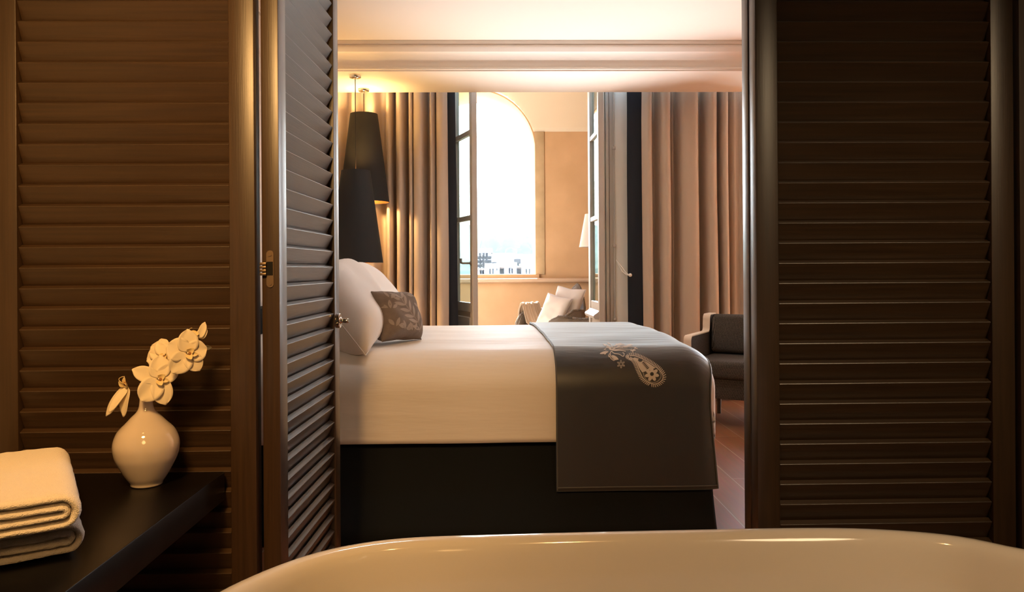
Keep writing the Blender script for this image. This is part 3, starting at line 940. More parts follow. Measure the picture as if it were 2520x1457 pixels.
    for k in range(9):           # curl at the tip
        a = R(120 + 22 * k)
        stroke(white, [(1000 + 22 * math.cos(a), 550 - 18 * math.sin(a)), (1000 + 100 * math.cos(a), 550 - 70 * math.sin(a))], [5, 9])
    # dark veins in the body
    ov = [(1235 + 50 * math.cos(2 * PI * k / 14), 630 + 36 * math.sin(2 * PI * k / 14)) for k in range(14)]
    emit(dark, ov, 0.0040)
    for k in range(6):
        cx_, cy_ = 1300 + 20 * k, 680 + 26 * k
        stroke(dark, [(cx_ - 30, cy_ + 26), (cx_ + 4, cy_ + 6), (cx_ + 34, cy_ - 20)], [3, 13, 3], 0.0040)
    # big flower in the bulb
    fx, fy = 1495, 950
    for k in range(7):
        a = 2 * PI * k / 7 + 0.2
        tipx, tipy = fx + 165 * math.cos(a), fy + 165 * math.sin(a)
        pet = []
        for s in range(16):
            b = 2 * PI * s / 16
            rr = 96 + 66 * math.cos(b); ww = 40 * math.sin(b)
            pet.append((fx + rr * math.cos(a) - ww * math.sin(a), fy + rr * math.sin(a) + ww * math.cos(a)))
        emit(white, pet, 0.0034)
    for rr, bmx, w in ((36, dark, 7), (20, dark, 8)):
        stroke(bmx, [(fx + rr * math.cos(2 * PI * k / 16), fy + rr * math.sin(2 * PI * k / 16)) for k in range(17)], w, 0.0044)
    stroke(ring_, sp([(1300, 905), (1330, 1010), (1400, 1090), (1500, 1130), (1600, 1115), (1680, 1040), (1700, 960), (1660, 880)], 5), 12, 0.0028)
    # small grey six-petalled flower
    fx, fy = 803, 715
    for k in range(6):
        a = 2 * PI * k / 6 + R(88)
        pet = [(fx + (58 + 42 * math.cos(2 * PI * s / 10)) * math.cos(a) - 24 * math.sin(2 * PI * s / 10) * math.sin(a),
                fy + (58 + 42 * math.cos(2 * PI * s / 10)) * math.sin(a) + 24 * math.sin(2 * PI * s / 10) * math.cos(a)) for s in range(10)]
        emit(grey, pet, 0.0030)
    # leaves and scrolls spreading from a stalk
    def leaf(p0, p1, w, bmx=white):
        pts = sp([p0, ((p0[0] + p1[0]) / 2, (p0[1] + p1[1]) / 2), p1], 4)
        n = len(pts); stroke(bmx, pts, [w * math.sin(PI * (0.06 + 0.9 * i / (n - 1))) + 2 for i in range(n)])
    leaf((520, 432), (330, 478), 26); leaf((470, 440), (435, 498), 18); leaf((600, 520), (745, 612), 30); leaf((640, 560), (700, 625), 16)
    leaf((590, 400), (530, 330), 22); leaf((820, 325), (1075, 280), 14); leaf((1010, 410), (1140, 395), 16); leaf((1060, 415), (1075, 455), 12)
    for pts in ([(590, 415), (560, 480), (600, 560), (670, 630)], [(545, 520), (580, 590), (650, 640)], [(590, 420), (650, 470), (760, 490), (850, 540), (875, 480), (840, 455)],
                [(600, 405), (700, 410), (800, 405), (910, 425)], [(600, 395), (660, 350), (760, 330), (850, 330)], [(590, 400), (560, 360), (470, 320)], [(560, 470), (525, 520), (540, 560)],
                [(640, 300), (760, 270), (880, 265)], [(1100, 330), (1170, 370)], [(480, 300), (560, 330), (640, 340)]):
        stroke(white, sp(pts, 5), 9)
    for pts in ([(590, 395), (520, 300), (420, 262)], [(600, 390), (600, 300), (540, 240)], [(610, 390), (680, 300), (700, 245)], [(620, 392), (760, 300), (830, 250)], [(630, 395), (800, 360), (960, 350)],
                [(640, 400), (800, 385), (980, 392), (1060, 370)], [(560, 350), (480, 345), (440, 372)], [(720, 300), (800, 290), (930, 300), (1010, 280)], [(880, 330), (980, 320), (1080, 332), (1160, 320)],
                [(700, 350), (720, 320), (780, 312)], [(470, 400), (440, 380), (420, 395)], [(1080, 385), (1120, 360), (1180, 352)]):
        stroke(white, sp(pts, 5), [6] * (5 * (len(pts) - 1)) + [2])
    leaf((700, 268), (820, 240), 12); leaf((470, 300), (400, 250), 12); leaf((560, 262), (500, 225), 12); leaf((930, 290), (1040, 262), 10)
    e = from_bm('embroidery', white, M_thread, t); e['label'] = 'white paisley and leaf embroidery'
    from_bm('embroidered_ring', ring_, M_thread_grey, t)
    from_bm('embroidered_flower', grey, M_thread_grey, t)['label'] = 'grey embroidered flower'
    from_bm('embroidery_vein', dark, M_runner, t)
build_runner()

# pillows
def pillow(name, label, cat, M_, w, h, d, m, group=None, pinch=0.10, seed=0, wr=0.010, n=36):
    """w along local x, h along local z, thickness d along local y"""
    bm = bmesh.new()
    lay = []
    for s in (-1, 1):
        g = []
        for i in range(n):
            row = []
            for j in range(n):
                u, v = -1 + 2 * i / (n - 1), -1 + 2 * j / (n - 1)
                f = (max(0, 1 - u ** 4) ** 0.6) * (max(0, 1 - v ** 4) ** 0.6)
                x = w / 2 * u * (1 - pinch * (1 - v * v) * 0.0 - pinch * 0.5 * (1 - abs(v)) * abs(u) ** 3)
                z = h / 2 * v * (1 - pinch * 0.5 * (1 - abs(u)) * abs(v) ** 3)
                y = s * (d / 2 * f)
                y += wr * noise.noise(Vector((u * 2.2 + seed, v * 2.2, s * 1.0))) * f + wr * 0.7 * noise.noise(Vector((u * 6 + seed, v * 6, s * 2.0))) * (1 - f) * (1 if f > 0 else 0)
                row.append(Vector((x, y, z)))
            g.append(row)
        lay.append(g)
    V = [[[None] * n for _ in range(n)] for _ in range(2)]
    for s in range(2):
        for i in range(n):
            for j in range(n):
                if s == 1 and (i in (0, n - 1) or j in (0, n - 1)): V[s][i][j] = V[0][i][j]
                else: V[s][i][j] = bm.verts.new(M_ @ lay[s][i][j])
    for s in range(2):
        for i in range(n - 1):
            for j in range(n - 1): bm.faces.new((V[s][i][j], V[s][i + 1][j], V[s][i + 1][j + 1], V[s][i][j + 1]))
    o = from_bm(name, bm, m, None, smooth=True)
    if label: tag(o, label, cat, group)
    return o, lay[0]

def pose(c, yaw, lean, roll=0.0):
    """local -y is the face; yaw turns it, lean tips the top backwards (away from the face)"""
    return Matrix.Translation(c) @ Matrix.Rotation(yaw, 4, 'Z') @ Matrix.Rotation(-lean, 4, 'X') @ Matrix.Rotation(roll, 4, 'Y')

def seam(o, lay, M_, n=36):
    idx = [(i, 0) for i in range(n)] + [(n - 1, j) for j in range(n)] + [(i, n - 1) for i in range(n - 1, -1, -1)] + [(0, j) for j in range(n - 1, -1, -1)]
    pts = []
    for i, j in idx:
        p = M_ @ lay[i][j]
        if not pts or (p - pts[-1]).length > 1e-4: pts.append(p)
    tube('piping', [tuple(p) for p in pts[:-1]], 0.0022, o.data.materials[0], o, n=6, closed=True)

# near pillow: face looks towards the foot (+x): local -y -> +x  => yaw = +90 deg
Mn = pose((-0.640, 3.40, 0.900), R(88), R(38), R(-5))
pl, ly = pillow('pillow', 'large white pillow propped up beside the open louvred door', 'pillow', Mn, 0.76, 0.41, 0.26, M_pillow, seed=1)
seam(pl, ly, Mn)
Mf = pose((-0.70, 4.18, 0.900), R(84), R(42), R(0))
pl, ly = pillow('pillow', 'large white pillow behind the patterned cushion, nearer the curtains', 'pillow', Mf, 0.72, 0.43, 0.25, M_pillow, seed=5)
seam(pl, ly, Mf)
Mc = pose((-0.432, 3.36, 0.846), R(60), R(22), R(3))
cu, ly = pillow('throw_cushion', 'small taupe cushion with a pale leaf print on the bed', 'cushion', Mc, 0.27, 0.225, 0.15, M_cushion, pinch=0.16, seed=8, wr=0.006)
seam(cu, ly, Mc)
def leaf_print():
    bm = bmesh.new()
    random.seed(4)
    def surf(u, v):
        f = (max(0, 1 - u ** 4) ** 0.6) * (max(0, 1 - v ** 4) ** 0.6)
        w, h, d, pinch, seed, wr, s = 0.27, 0.225, 0.15, 0.16, 8, 0.006, -1
        x = w / 2 * u * (1 - pinch * 0.5 * (1 - abs(v)) * abs(u) ** 3); z = h / 2 * v * (1 - pinch * 0.5 * (1 - abs(u)) * abs(v) ** 3)
        y = s * (d / 2 * f) + wr * noise.noise(Vector((u * 2.2 + seed, v * 2.2, s * 1.0))) * f + wr * 0.7 * noise.noise(Vector((u * 6 + seed, v * 6, s * 2.0))) * (1 - f)
        return Mc @ Vector((x, y - 0.0008, z))
    stalk = [(0.55, -0.85), (0.35, -0.45), (0.12, -0.1), (-0.1, 0.3), (-0.15, 0.75)]
    sp_ = spline([(a, b, 0) for a, b in stalk], 8)
    def lf_(cx, cy, ang, L_, W_):
        n = 7
        A, B = [], []
        for i in range(n):
            t = i / (n - 1); w = W_ * math.sin(PI * t) ** 0.8 + 0.002
            x, y = cx + L_ * t * math.cos(ang), cy + L_ * t * math.sin(ang)
            A.append((x - w * math.sin(ang) * 0.8, y + w * math.cos(ang))); B.append((x + w * math.sin(ang) * 0.8, y - w * math.cos(ang)))
        for i in range(n - 1):
            q = [A[i], A[i + 1], B[i + 1], B[i]]
            if all(abs(a) < 0.95 and abs(b) < 0.95 for a, b in q):
                bm.faces.new([bm.verts.new(surf(a, b)) for a, b in q])
    for i in range(2, len(sp_) - 1, 5):
        p = sp_[i]; t = sp_[i] - sp_[i - 1]; a = math.atan2(t.y, t.x)
        lf_(p.x, p.y, a + R(48), 0.50, 0.07); lf_(p.x, p.y, a - R(48), 0.50, 0.07)
    for x, y, a in ((-0.7, -0.6, 60), (-0.75, 0.1, 80), (-0.6, 0.5, 40), (0.75, 0.1, 100), (0.6, 0.55, 120), (-0.3, -0.75, 100), (0.1, -0.8, 120)):
        lf_(x, y, R(a), 0.36, 0.075); lf_(x + 0.08, y, R(a - 50), 0.30, 0.06); lf_(x - 0.06, y + 0.05, R(a + 50), 0.30, 0.06)
    for i in range(len(sp_) - 1):
        a, b = sp_[i], sp_[i + 1]; w = 0.012
        bm.faces.new([bm.verts.new(surf(q.x + s * w, q.y)) for q, s in ((a, -1), (a, 1), (b, 1), (b, -1))])
    from_bm('leaf_pattern', bm, M_leafprint, cu, smooth=True)
leaf_print()

# ------------------------------------------------------------------ pendant lamps
def pendant(label, px, D, ytop, ybot, rt, rbm, ycan):
    s = FPX / D
    c = P(px, ybot, D)
    zt, zb = P(px, ytop, D).z, c.z
    t = empty('pendant_lamp', (c.x, c.y, Z_SOF))
    dz = -Z_SOF
    x0 = (0, 0, 0)
    lathe('canopy', [(0.001, -0.0005), (0.040, -0.0005), (0.0405, -0.016), (0.038, -0.019), (0.006, -0.020), (0.004, -0.034)], M_chrome, t, 32)
    tube('cord', [(0, 0, -0.03), (0, 0, (zt + dz + 0.0))], 0.0030, M_cord, t, 8)
    n = 64
    prof = [(rbm, zb + dz), (rt, zt + dz)]
    th = 0.003
    shd = lathe('shade', [(rbm, zb + dz), (rt, zt + dz), (rt - th, zt + dz), (rbm - th, zb + dz), (rbm, zb + dz)], M_shade, t, n, cap=False, auto=30)
    lathe('shade_lining', [(rbm - th - 0.0006, zb + dz + 0.002), (rt - th - 0.0006, zt + dz - 0.002)], M_copper, shd, n, cap=False)
    zm = zb + dz + 0.52 * (zt - zb)
    lathe('bulb_holder', [(0.012, zm + 0.045), (0.020, zm + 0.05), (0.020, zm + 0.11), (0.006, zm + 0.12)], M_cord, t, 20)
    tube('spider', [(-rt + 0.004, 0, zt + dz - 0.012), (rt - 0.004, 0, zt + dz - 0.012)], 0.002, M_satin, t, 6)
    tube('cord', [(0, 0, zt + dz), (0, 0, zm + 0.11)], 0.0030, M_cord, t, 8)
    lathe('bulb', [(0.002, zm - 0.035), (0.018, zm - 0.030), (0.029, zm - 0.008), (0.026, zm + 0.018), (0.013, zm + 0.045)], M_bulb, t, 24)
    ld = bpy.data.lights.new('pendant_light', 'POINT'); ld.energy = PEND; ld.color = (1.0, 0.62, 0.26); ld.shadow_soft_size = 0.035
    lo = bpy.data.objects.new('pendant_light', ld); COL.objects.link(lo)
    lo.location = (c.x, c.y, zb + 0.10)
    ld = bpy.data.lights.new('pendant_light', 'POINT'); ld.energy = PEND * 0.8; ld.color = (1.0, 0.62, 0.22); ld.shadow_soft_size = 0.03
    lo = bpy.data.objects.new('pendant_light', ld); COL.objects.link(lo)
    lo.location = (c.x, c.y, zt - 0.06)
    tag(t, label, 'pendant lamp')
PEND = 22
pendant('black cone pendant lamp hanging lower, nearer the open louvred door', 877, 5.42, 420, 647, 0.100, 0.186, 190)
pendant('black cone pendant lamp hanging higher, nearer the curtain', 897, 5.84, 281, 498, 0.102, 0.186, 222)

# ------------------------------------------------------------------ curtains
def curtain(name, label, folds, D, border, bl):
    """folds: (pixel x, metres towards (-) or away (+) from the camera)"""
    pts = spline([(px, dd, 0) for px, dd in folds], 7)
    z1, z0 = 2.74, 0.012
    nz = 26
    t = empty(name, (P(folds[0][0], 650, D).x, D, 0))
    inv = Matrix.Translation(t.location).inverted()
    def surf(ptsl, k0):
        def f(u, v):
            i = min(len(ptsl) - 1, int(round(u * (len(ptsl) - 1)))); q = ptsl[i]
            b = P(q.x, 650, D)
            z = z0 + (z1 - z0) * v
            amp = 1.15 + 0.40 * (1 - v)
            y = D + q.y * amp + 0.010 * noise.noise(Vector((q.x * 0.03, z * 1.3, k0)))
            x = b.x + 0.014 * noise.noise(Vector((q.x * 0.012, z * 0.8, k0 + 5))) * (1 - v * 0.6)
            return (x, y, z)
        return f
    a = grid('curtain_fabric', surf(pts, 1.0), len(pts), nz, M_linen, None, True, 0.003, 0)
    bp_ = spline([(px, dd, 0) for px, dd in border], 5)
    def fb(u, v):
        i = min(len(bp_) - 1, int(round(u * (len(bp_) - 1)))); q = bp_[i]
        z = z0 + (z1 - z0) * v
        b = P(q.x + (1 - v) * (6 if bl > 0 else 3) * (i / (len(bp_) - 1)), 650, D)
        return (b.x + 0.004 * noise.noise(Vector((0, z * 1.5, bl))), D + q.y, z)
    bo = grid('curtain_border', fb, len(bp_), nz, M_navy, None, True, 0.003, 0)
    bo['label'] = 'dark border along the leading edge'
    for o in (a, bo):
        o.parent = t; o.matrix_parent_inverse = inv
    tag(t, label, 'curtain')

YC = 6.10
LF = [(822, 0.02), (838, -0.05), (856, 0.03), (872, -0.05), (890, 0.05), (905, -0.04), (925, -0.05), (938, 0.05), (950, 0.04), (957, -0.05), (966, -0.05), (971, 0.06), (976, 0.05), (981, -0.06), (993, -0.07),
      (1003, 0.05), (1008, 0.06), (1011, -0.05), (1018, -0.06), (1021, 0.0), (1024, -0.06), (1040, -0.07), (1048, 0.0), (1055, 0.06), (1060, 0.0), (1064, -0.06), (1072, -0.03), (1075, 0.02), (1079, -0.05), (1092, -0.06), (1104, -0.02)]
curtain('curtain', 'beige curtain hanging behind the pendant lamps', LF, YC, [(1104, -0.018), (1110, -0.022), (1116, -0.02), (1122, -0.01)], 1)
RF = [(1580, -0.02), (1592, -0.06), (1602, -0.05), (1608, 0.03), (1616, 0.06), (1622, 0.02), (1628, -0.05), (1640, -0.07), (1648, -0.04), (1654, 0.03), (1660, 0.02), (1666, 0.06), (1672, 0.02), (1677, -0.05), (1695, -0.07),
      (1712, -0.06), (1720, 0.0), (1727, 0.06), (1734, 0.03), (1740, -0.05), (1752, -0.07), (1762, -0.04), (1768, 0.05), (1772, 0.02), (1777, -0.06), (1788, -0.05), (1793, 0.05), (1798, 0.03), (1806, -0.02), (1822, 0.0), (1840, -0.05), (1860, 0.05), (1880, -0.05), (1905, 0.04), (1930, -0.05)]
curtain('curtain', 'beige curtain hanging behind the dark woven armchair', RF, YC, [(1544, -0.012), (1556, -0.024), (1570, -0.026), (1582, -0.02)], -1)

# ------------------------------------------------------------------ casement leaves of the tall window
def casement(name, w, hinge, ang, label, m, weather, handle):
    """local x from the hinge to the free stile, local y thickness"""
    t = empty(name, hinge, ang)
    T = 0.045
    z0, z1 = 0.02, 2.685
    st = 0.062
    bm = bmesh.new()
    for x0, x1 in ((0, st), (w - st, w)):
        add_box(bm, (x0, -T / 2, z0), (x1, T / 2, z1), 0.004)
    for za, zb in ((z0, z0 + 0.12), (0.70, 0.775), (1.435, 1.475), (2.115, 2.155), (z1 - 0.07, z1)):
        add_box(bm, (st - 0.001, -T / 2 + 0.004, za), (w - st + 0.001, T / 2 - 0.004, zb), 0.004)
    add_box(bm, (st - 0.001, -0.010, z0 + 0.119), (w - st + 0.001, 0.010, 0.701), 0)
    add_box(bm, (st + 0.035, -0.016, z0 + 0.16), (w - st - 0.035, 0.016, 0.66), 0.006)
    from_bm('casement_frame', bm, m, t, auto=30)
    for za, zb in ((0.775, 1.435), (1.475, 2.115), (2.155, z1 - 0.07)):
        box('pane', (st - 0.004, -0.002, za - 0.004), (w - st + 0.004, 0.002, zb + 0.004), M_glass, t)
    if weather:
        sgn = weather
        prof = [(0.0, -0.05), (0.034, -0.046), (0.044, -0.036), (0.046, -0.022), (0.040, -0.012), (0.026, -0.004), (0.010, 0.008), (0.0, 0.02)]
        o = prism('weather_bar', [(sgn * (T / 2 - 0.002 + y), 0.69 + z) for y, z in prof], 0.02, w - 0.02, 'x', m, t, auto=35)
    if handle:
        s_ = handle
        zt = P(1145, 648, Y_WALL - 0.4).z
        lathe_pts = [(w - 0.03, s_ * T / 2, zt), (w - 0.03, s_ * (T / 2 + 0.045), zt)]
        tube('handle', lathe_pts + [(w - 0.05, s_ * (T / 2 + 0.062), zt), (w - 0.085, s_ * (T / 2 + 0.066), zt + 0.005), (w - 0.10, s_ * (T / 2 + 0.064), zt + 0.02), (w - 0.103, s_ * (T / 2 + 0.064), zt + 0.036)],
             0.008, M_handle, t, 10, radii=[0.009, 0.008, 0.008, 0.009, 0.010, 0.012])
        lathe_y('handle_rose', [(0.018, 0), (0.018, 0.006), (0.014, 0.010)], M_handle, t, (w - 0.03, s_ * T / 2 if s_ < 0 else T / 2 + 0.010, zt), 20)
    t['kind'] = 'structure'; t['label'] = label
    return t
WL = 0.52
hl = (P(1121, 600, Y_WALL).x, Y_WALL - 0.03, 0)
fe = P(1166, 600, Y_WALL - 0.49)
aL = math.atan2(fe.y - hl[1], fe.x - hl[0])
casement('window_1', WL, hl, aL, 'grey glazed window leaf swung inwards beside the bed-side curtain', M_greige, 0, -1)
hr = (P(1455, 600, Y_WALL).x, Y_WALL - 0.03, 0)
fe = P(1480, 600, Y_WALL - 0.54)
aR = math.atan2(fe.y - hr[1], fe.x - hr[0])
casement('window_2', 0.53, hr, aR, 'grey glazed window leaf swung inwards in front of the wicker armchairs', M_greige, -1, 0)

# pale folded inner shutter with its bolt rod, facing the room
def inner_shutter():
    yb = 6.16
    x0, x1 = P(1481, 600, yb).x, P(1552, 600, yb).x
    t = empty('window_3', (x0, yb, 0))
    t['kind'] = 'structure'; t['label'] = 'pale panelled inner shutter with a bolt rod'
    w = x1 - x0
    xa_ = P(1512, 600, yb).x - x0
    bm = bmesh.new()
    add_box(bm, (0.0, 0.0, 0.015), (0.030, 0.05, 2.70), 0.003); add_box(bm, (0.034, -0.008, 0.015), (0.060, 0.05, 2.70), 0.004)
    add_box(bm, (0.064, 0.0, 0.015), (xa_, 0.05, 2.70), 0.004)
    o = from_bm('shutter_stile', bm, M_greige, t, auto=30)
    bm = bmesh.new()
    add_box(bm, (xa_, 0.006, 0.015), (w, 0.048, 2.70), 0.003)
    from_bm('shutter_panel', bm, M_white, t, auto=30)
    rod = tube('bolt_rod', [(xa_, -0.010, 0.06), (xa_, -0.010, 2.66)], 0.006, M_greige, t, 10)
    for yy in (365, 605, 785):
        zz = P(1512, yy, yb).z
        box('rod_guide', (xa_ - 0.013, -0.020, zz - 0.010), (xa_ + 0.013, 0.008, zz + 0.010), M_greige, rod, 0.003)
    def lp(x, y, d=-0.03): p = P(x, y, yb + d); return (p.x - x0, p.y - yb, p.z)
    tube('pull_cord', [lp(1516, 640, -0.012), lp(1522, 648, -0.05), lp(1532, 660, -0.08), lp(1541, 672, -0.105), lp(1549, 677, -0.115)], 0.0035, M_white, t, 8)
    tube('pull_cord', [lp(1516, 641, -0.012), lp(1524, 655, -0.05), lp(1531, 668, -0.08), lp(1540, 675, -0.105), lp(1549, 678, -0.115)], 0.0035, M_white, t, 8)
    bm = bmesh.new()
    bmesh.ops.create_uvsphere(bm, u_segments=20, v_segments=12, radius=0.014, matrix=Matrix.Translation(lp(1551, 677, -0.115)))
    from_bm('pull_knob', bm, M_white, t, smooth=True)
inner_shutter()

# ------------------------------------------------------------------ woven armchair by the right-hand curtain
def build_armchair():
    back_in = P(1738, 780, 5.50)
    front_in = P(1677, 835, 5.00)
    f = Vector((front_in.x - back_in.x, front_in.y - back_in.y, 0)).normalized()      # facing
    rz = math.atan2(f.y, f.x) + PI / 2                                              # local -y is the front
    t = empty('armchair', (0, 0, 0), 0)
    W, Dp = 0.70, 0.62
    zA, zB, zB0 = P(1690, 830, 5.03).z, P(1745, 774, 5.48).z, 0.155
    # local frame: x to the chair's left seen from the front, y backwards; the arm seen is at local x = +? -> image left
    M_ = Matrix.Rotation(rz, 4, 'Z')
    # stepped side panel outline in (y, z)
    def side_outline(ins=0.0):
        pts = [(-Dp / 2 + ins, zB0)]
        r = 0.035
        pts += [(-Dp / 2 + ins, zA - r)] + [(-Dp / 2 + ins + r - r * math.cos(a), zA - r + r * math.sin(a)) for a in [R(15 * k) for k in range(1, 7)]]
        ys = Dp / 2 - 0.165
        pts += [(ys - 0.03, zA)] + [(ys - 0.03 + 0.03 * math.sin(a), zA + 0.03 - 0.03 * math.cos(a)) for a in [R(18 * k) for k in range(1, 6)]]
        pts += [(ys + 0.006, zB - r)] + [(ys + 0.006 + r - r * math.cos(a), zB - r + r * math.sin(a)) for a in [R(15 * k) for k in range(1, 7)]]
        pts += [(Dp / 2, zB), (Dp / 2, zB0)]
        return pts
    kids = []
    pl_ = side_outline()
    for sx in (-1, 1):
        x0, x1 = (-W / 2, -W / 2 + 0.05) if sx < 0 else (W / 2 - 0.05, W / 2)
        pan = prism('side_panel', pl_, x0 + 0.004, x1 - 0.004, 'x', M_weave, None, auto=30)
        # cream edge band following the outline
        vs, fs = [], []
        n = len(pl_)
        for i, (y, z) in enumerate(pl_[:-1]):
            a, b = Vector(pl_[max(i - 1, 0)]), Vector(pl_[min(i + 1, n - 2)])
            tn = (b - a).normalized(); nn = Vector((-tn.y, tn.x))
            for off, x in ((0.0035, x0), (0.0035, x1), (-0.004, x1), (-0.004, x0)):
                vs.append((x, y + nn.x * off, z + nn.y * off))
        for i in range(n - 2):
            for k in range(4): fs.append((i * 4 + k, i * 4 + (k + 1) % 4, (i + 1) * 4 + (k + 1) % 4, (i + 1) * 4 + k))
        fs.append((0, 1, 2, 3)); fs.append(tuple((n - 2) * 4 + k for k in range(4)))
        eb = from_data('edge_band', vs, fs, M_cream_edge, pan, auto=30); eb['label'] = 'cream edge band'
        kids.append(pan)
    kids.append(box('back_panel', (-W / 2 + 0.05, Dp / 2 - 0.06, zB0), (W / 2 - 0.05, Dp / 2, zB - 0.004), M_weave, None, 0.01))
    zs = 0.435
    kids.append(box('seat_base', (-W / 2 + 0.047, -Dp / 2 + 0.02, zB0 + 0.03), (W / 2 - 0.047, Dp / 2 - 0.06, zs - 0.115), M_weave, None, 0.008))
    kids.append(box('seat_cushion', (-W / 2 + 0.052, -Dp / 2 - 0.015, zs - 0.118), (W / 2 - 0.052, Dp / 2 - 0.062, zs), M_weave, None, 0.03, seg=4))
    Mb = Matrix.Translation((0, Dp / 2 - 0.13, zs + 0.135)) @ Matrix.Rotation(R(-12), 4, 'X')
    bm = bmesh.new()
    add_box(bm, (-W / 2 + 0.06, -0.055, -0.135), (W / 2 - 0.06, 0.055, 0.135), 0.035, Mb, 4)
    kids.append(from_bm('back_cushion', bm, M_weave, None, auto=50))
    for sx in (-1, 1):
        for sy in (-1, 1):
            x, y = sx * (W / 2 - 0.10), sy * (Dp / 2 - 0.12)
            bm = bmesh.new()
            bmesh.ops.create_cone(bm, cap_ends=True, segments=16, radius1=0.014, radius2=0.020, depth=zB0 + 0.028, matrix=Matrix.Translation((x, y, (zB0 + 0.028) / 2 + 0.001)))
            kids.append(from_bm('leg', bm, M_wood_v, None, auto=40))
    for k in kids: k.parent = t
    # the arm on the picture's left: local x sign
    ax = (M_ @ Vector((1, 0, 0)))
    sx = -1 if ax.x > 0 else 1
    corner = M_ @ Vector((sx * (W / 2 - 0.025), Dp / 2 - 0.165, 0))
    t.location = (back_in.x - corner.x, back_in.y - corner.y, 0)
    t.rotation_euler = (0, 0, rz)
    tag(t, 'dark woven low armchair with cream edges beyond the bed foot', 'armchair')
build_armchair()

# ------------------------------------------------------------------ loggia furniture
ZF = -0.02
def wicker_chair(name, label, c, face, W=0.74, Dp=0.70, zarm=0.60, zback=0.86):
    """U-shaped wicker shell with rolled round-fronted arms"""
    rz = math.atan2(face[1], face[0]) + PI / 2
    t = empty(name, (c[0], c[1], ZF), rz)
    # plan path from one arm front round the back to the other
    path = [(-W / 2, -Dp / 2), (-W / 2, 0.0), (-W / 2 + 0.02, Dp / 2 - 0.20), (-W / 2 + 0.14, Dp / 2 - 0.03), (0, Dp / 2 + 0.02), (W / 2 - 0.14, Dp / 2 - 0.03), (W / 2 - 0.02, Dp / 2 - 0.20), (W / 2, 0.0), (W / 2, -Dp / 2)]
    pts = spline([(a, b, 0) for a, b in path], 10)
    seg = [0]
    for i in range(len(pts) - 1): seg.append(seg[-1] + (pts[i + 1] - pts[i]).length)
    tot = seg[-1]
    th = 0.055
    nz = 10
    def height(s):
        d = min(s, tot - s)
        r = 0.20
        h = zarm - 0.04 * max(0, 1 - d / 0.6) + 0.03 * math.sin(min(1, d / 0.45) * PI)
        if d < r: h = (zarm - 0.02 - r) + math.sqrt(max(0, r * r - (r - d) ** 2)) * 0.95 + 0.02 * d / r
        k = max(0, min(1, (d - 0.50) / 0.30)); k = k * k * (3 - 2 * k)
        return h * (1 - k) + zback * k
    bm = bmesh.new()
    O, I = [], []
    for i, p in enumerate(pts):
        tn = (pts[min(i + 1, len(pts) - 1)] - pts[max(i - 1, 0)]).normalized(); nn = Vector((tn.y, -tn.x, 0))
        ht = height(seg[i])
        lean = 0.10
        o_, i_ = [], []
        for k in range(nz + 1):
            z = 0.20 + (ht - 0.20) * k / nz
            off = -nn * lean * 0
            back = Vector((0, lean * max(0, (z - 0.5) / 0.4) if abs(p.y) > 0 and p.y > 0.1 else 0, 0))
            rd = 1.0 if k < nz else 0.75
            o_.append(bm.verts.new(p - nn * th / 2 * rd * -1 + back + Vector((0, 0, z)))); i_.append(bm.verts.new(p - nn * th / 2 * rd + back + Vector((0, 0, z))))
        o_.append(bm.verts.new(p + back + Vector((0, 0, ht + 0.012))))
        O.append(o_); I.append(i_ + [o_[-1]])
    n = len(pts)
    for i in range(n - 1):
        for k in range(nz + 1):
            bm.faces.new((O[i][k], O[i + 1][k], O[i + 1][k + 1], O[i][k + 1])); bm.faces.new((I[i][k], I[i][k + 1], I[i + 1][k + 1], I[i + 1][k]))
        bm.faces.new((O[i][0], I[i][0], I[i + 1][0], O[i + 1][0]))
    for e in (0, n - 1): bm.faces.new(O[e] + I[e][-2::-1])
    from_bm('wicker_shell', bm, M_wicker, t, auto=50)
    # braided rim
    rim = []
    for i, p in enumerate(pts):
        tn = (pts[min(i + 1, n - 1)] - pts[max(i - 1, 0)]).normalized()
        back = Vector((0, 0.10 * max(0, (height(seg[i]) - 0.5) / 0.4) if p.y > 0.1 else 0, 0))
        rim.append(p + back + Vector((0, 0, height(seg[i]) + 0.008)))
    dense = spline(rim, 4)
    tube('braided_rim', [tuple(q) for q in dense], 0.02, M_wicker, t, 8, radii=[0.016 + 0.0025 * math.sin(k * 1.9) for k in range(len(dense))])
    box('seat', (-W / 2 + 0.03, -Dp / 2 + 0.03, 0.22), (W / 2 - 0.03, Dp / 2 - 0.06, 0.40), M_wicker, t, 0.03)
    for sx in (-1, 1):
        for sy in (-1, 1):
            bm = bmesh.new()
            bmesh.ops.create_cone(bm, cap_ends=True, segments=14, radius1=0.02, radius2=0.026, depth=0.219, matrix=Matrix.Translation((sx * (W / 2 - 0.06), sy * (Dp / 2 - 0.09), 0.1105)))
            from_bm('leg', bm, M_wicker, t, auto=40)
    tag(t, label, 'armchair', 'wicker armchairs on the loggia')
    return t, rz
f1 = Vector((-0.72, -0.69, 0)).normalized()
cc1 = Vector((0.650, 8.40, 0))
ch1, rz1 = wicker_chair('wicker_armchair', 'wicker armchair with two white cushions under the arched opening', (cc1.x, cc1.y), f1, W=0.64, Dp=0.56, zback=0.885)
f2 = Vector((-0.62, 0.78, 0)).normalized()
cc2 = P(1446, 780, 7.42)
ch2, rz2 = wicker_chair('wicker_armchair', 'wicker armchair half hidden behind the window leaf, no cushions', (cc2.x, cc2.y), f2, W=0.60, Dp=0.60, zarm=0.59, zback=0.74)

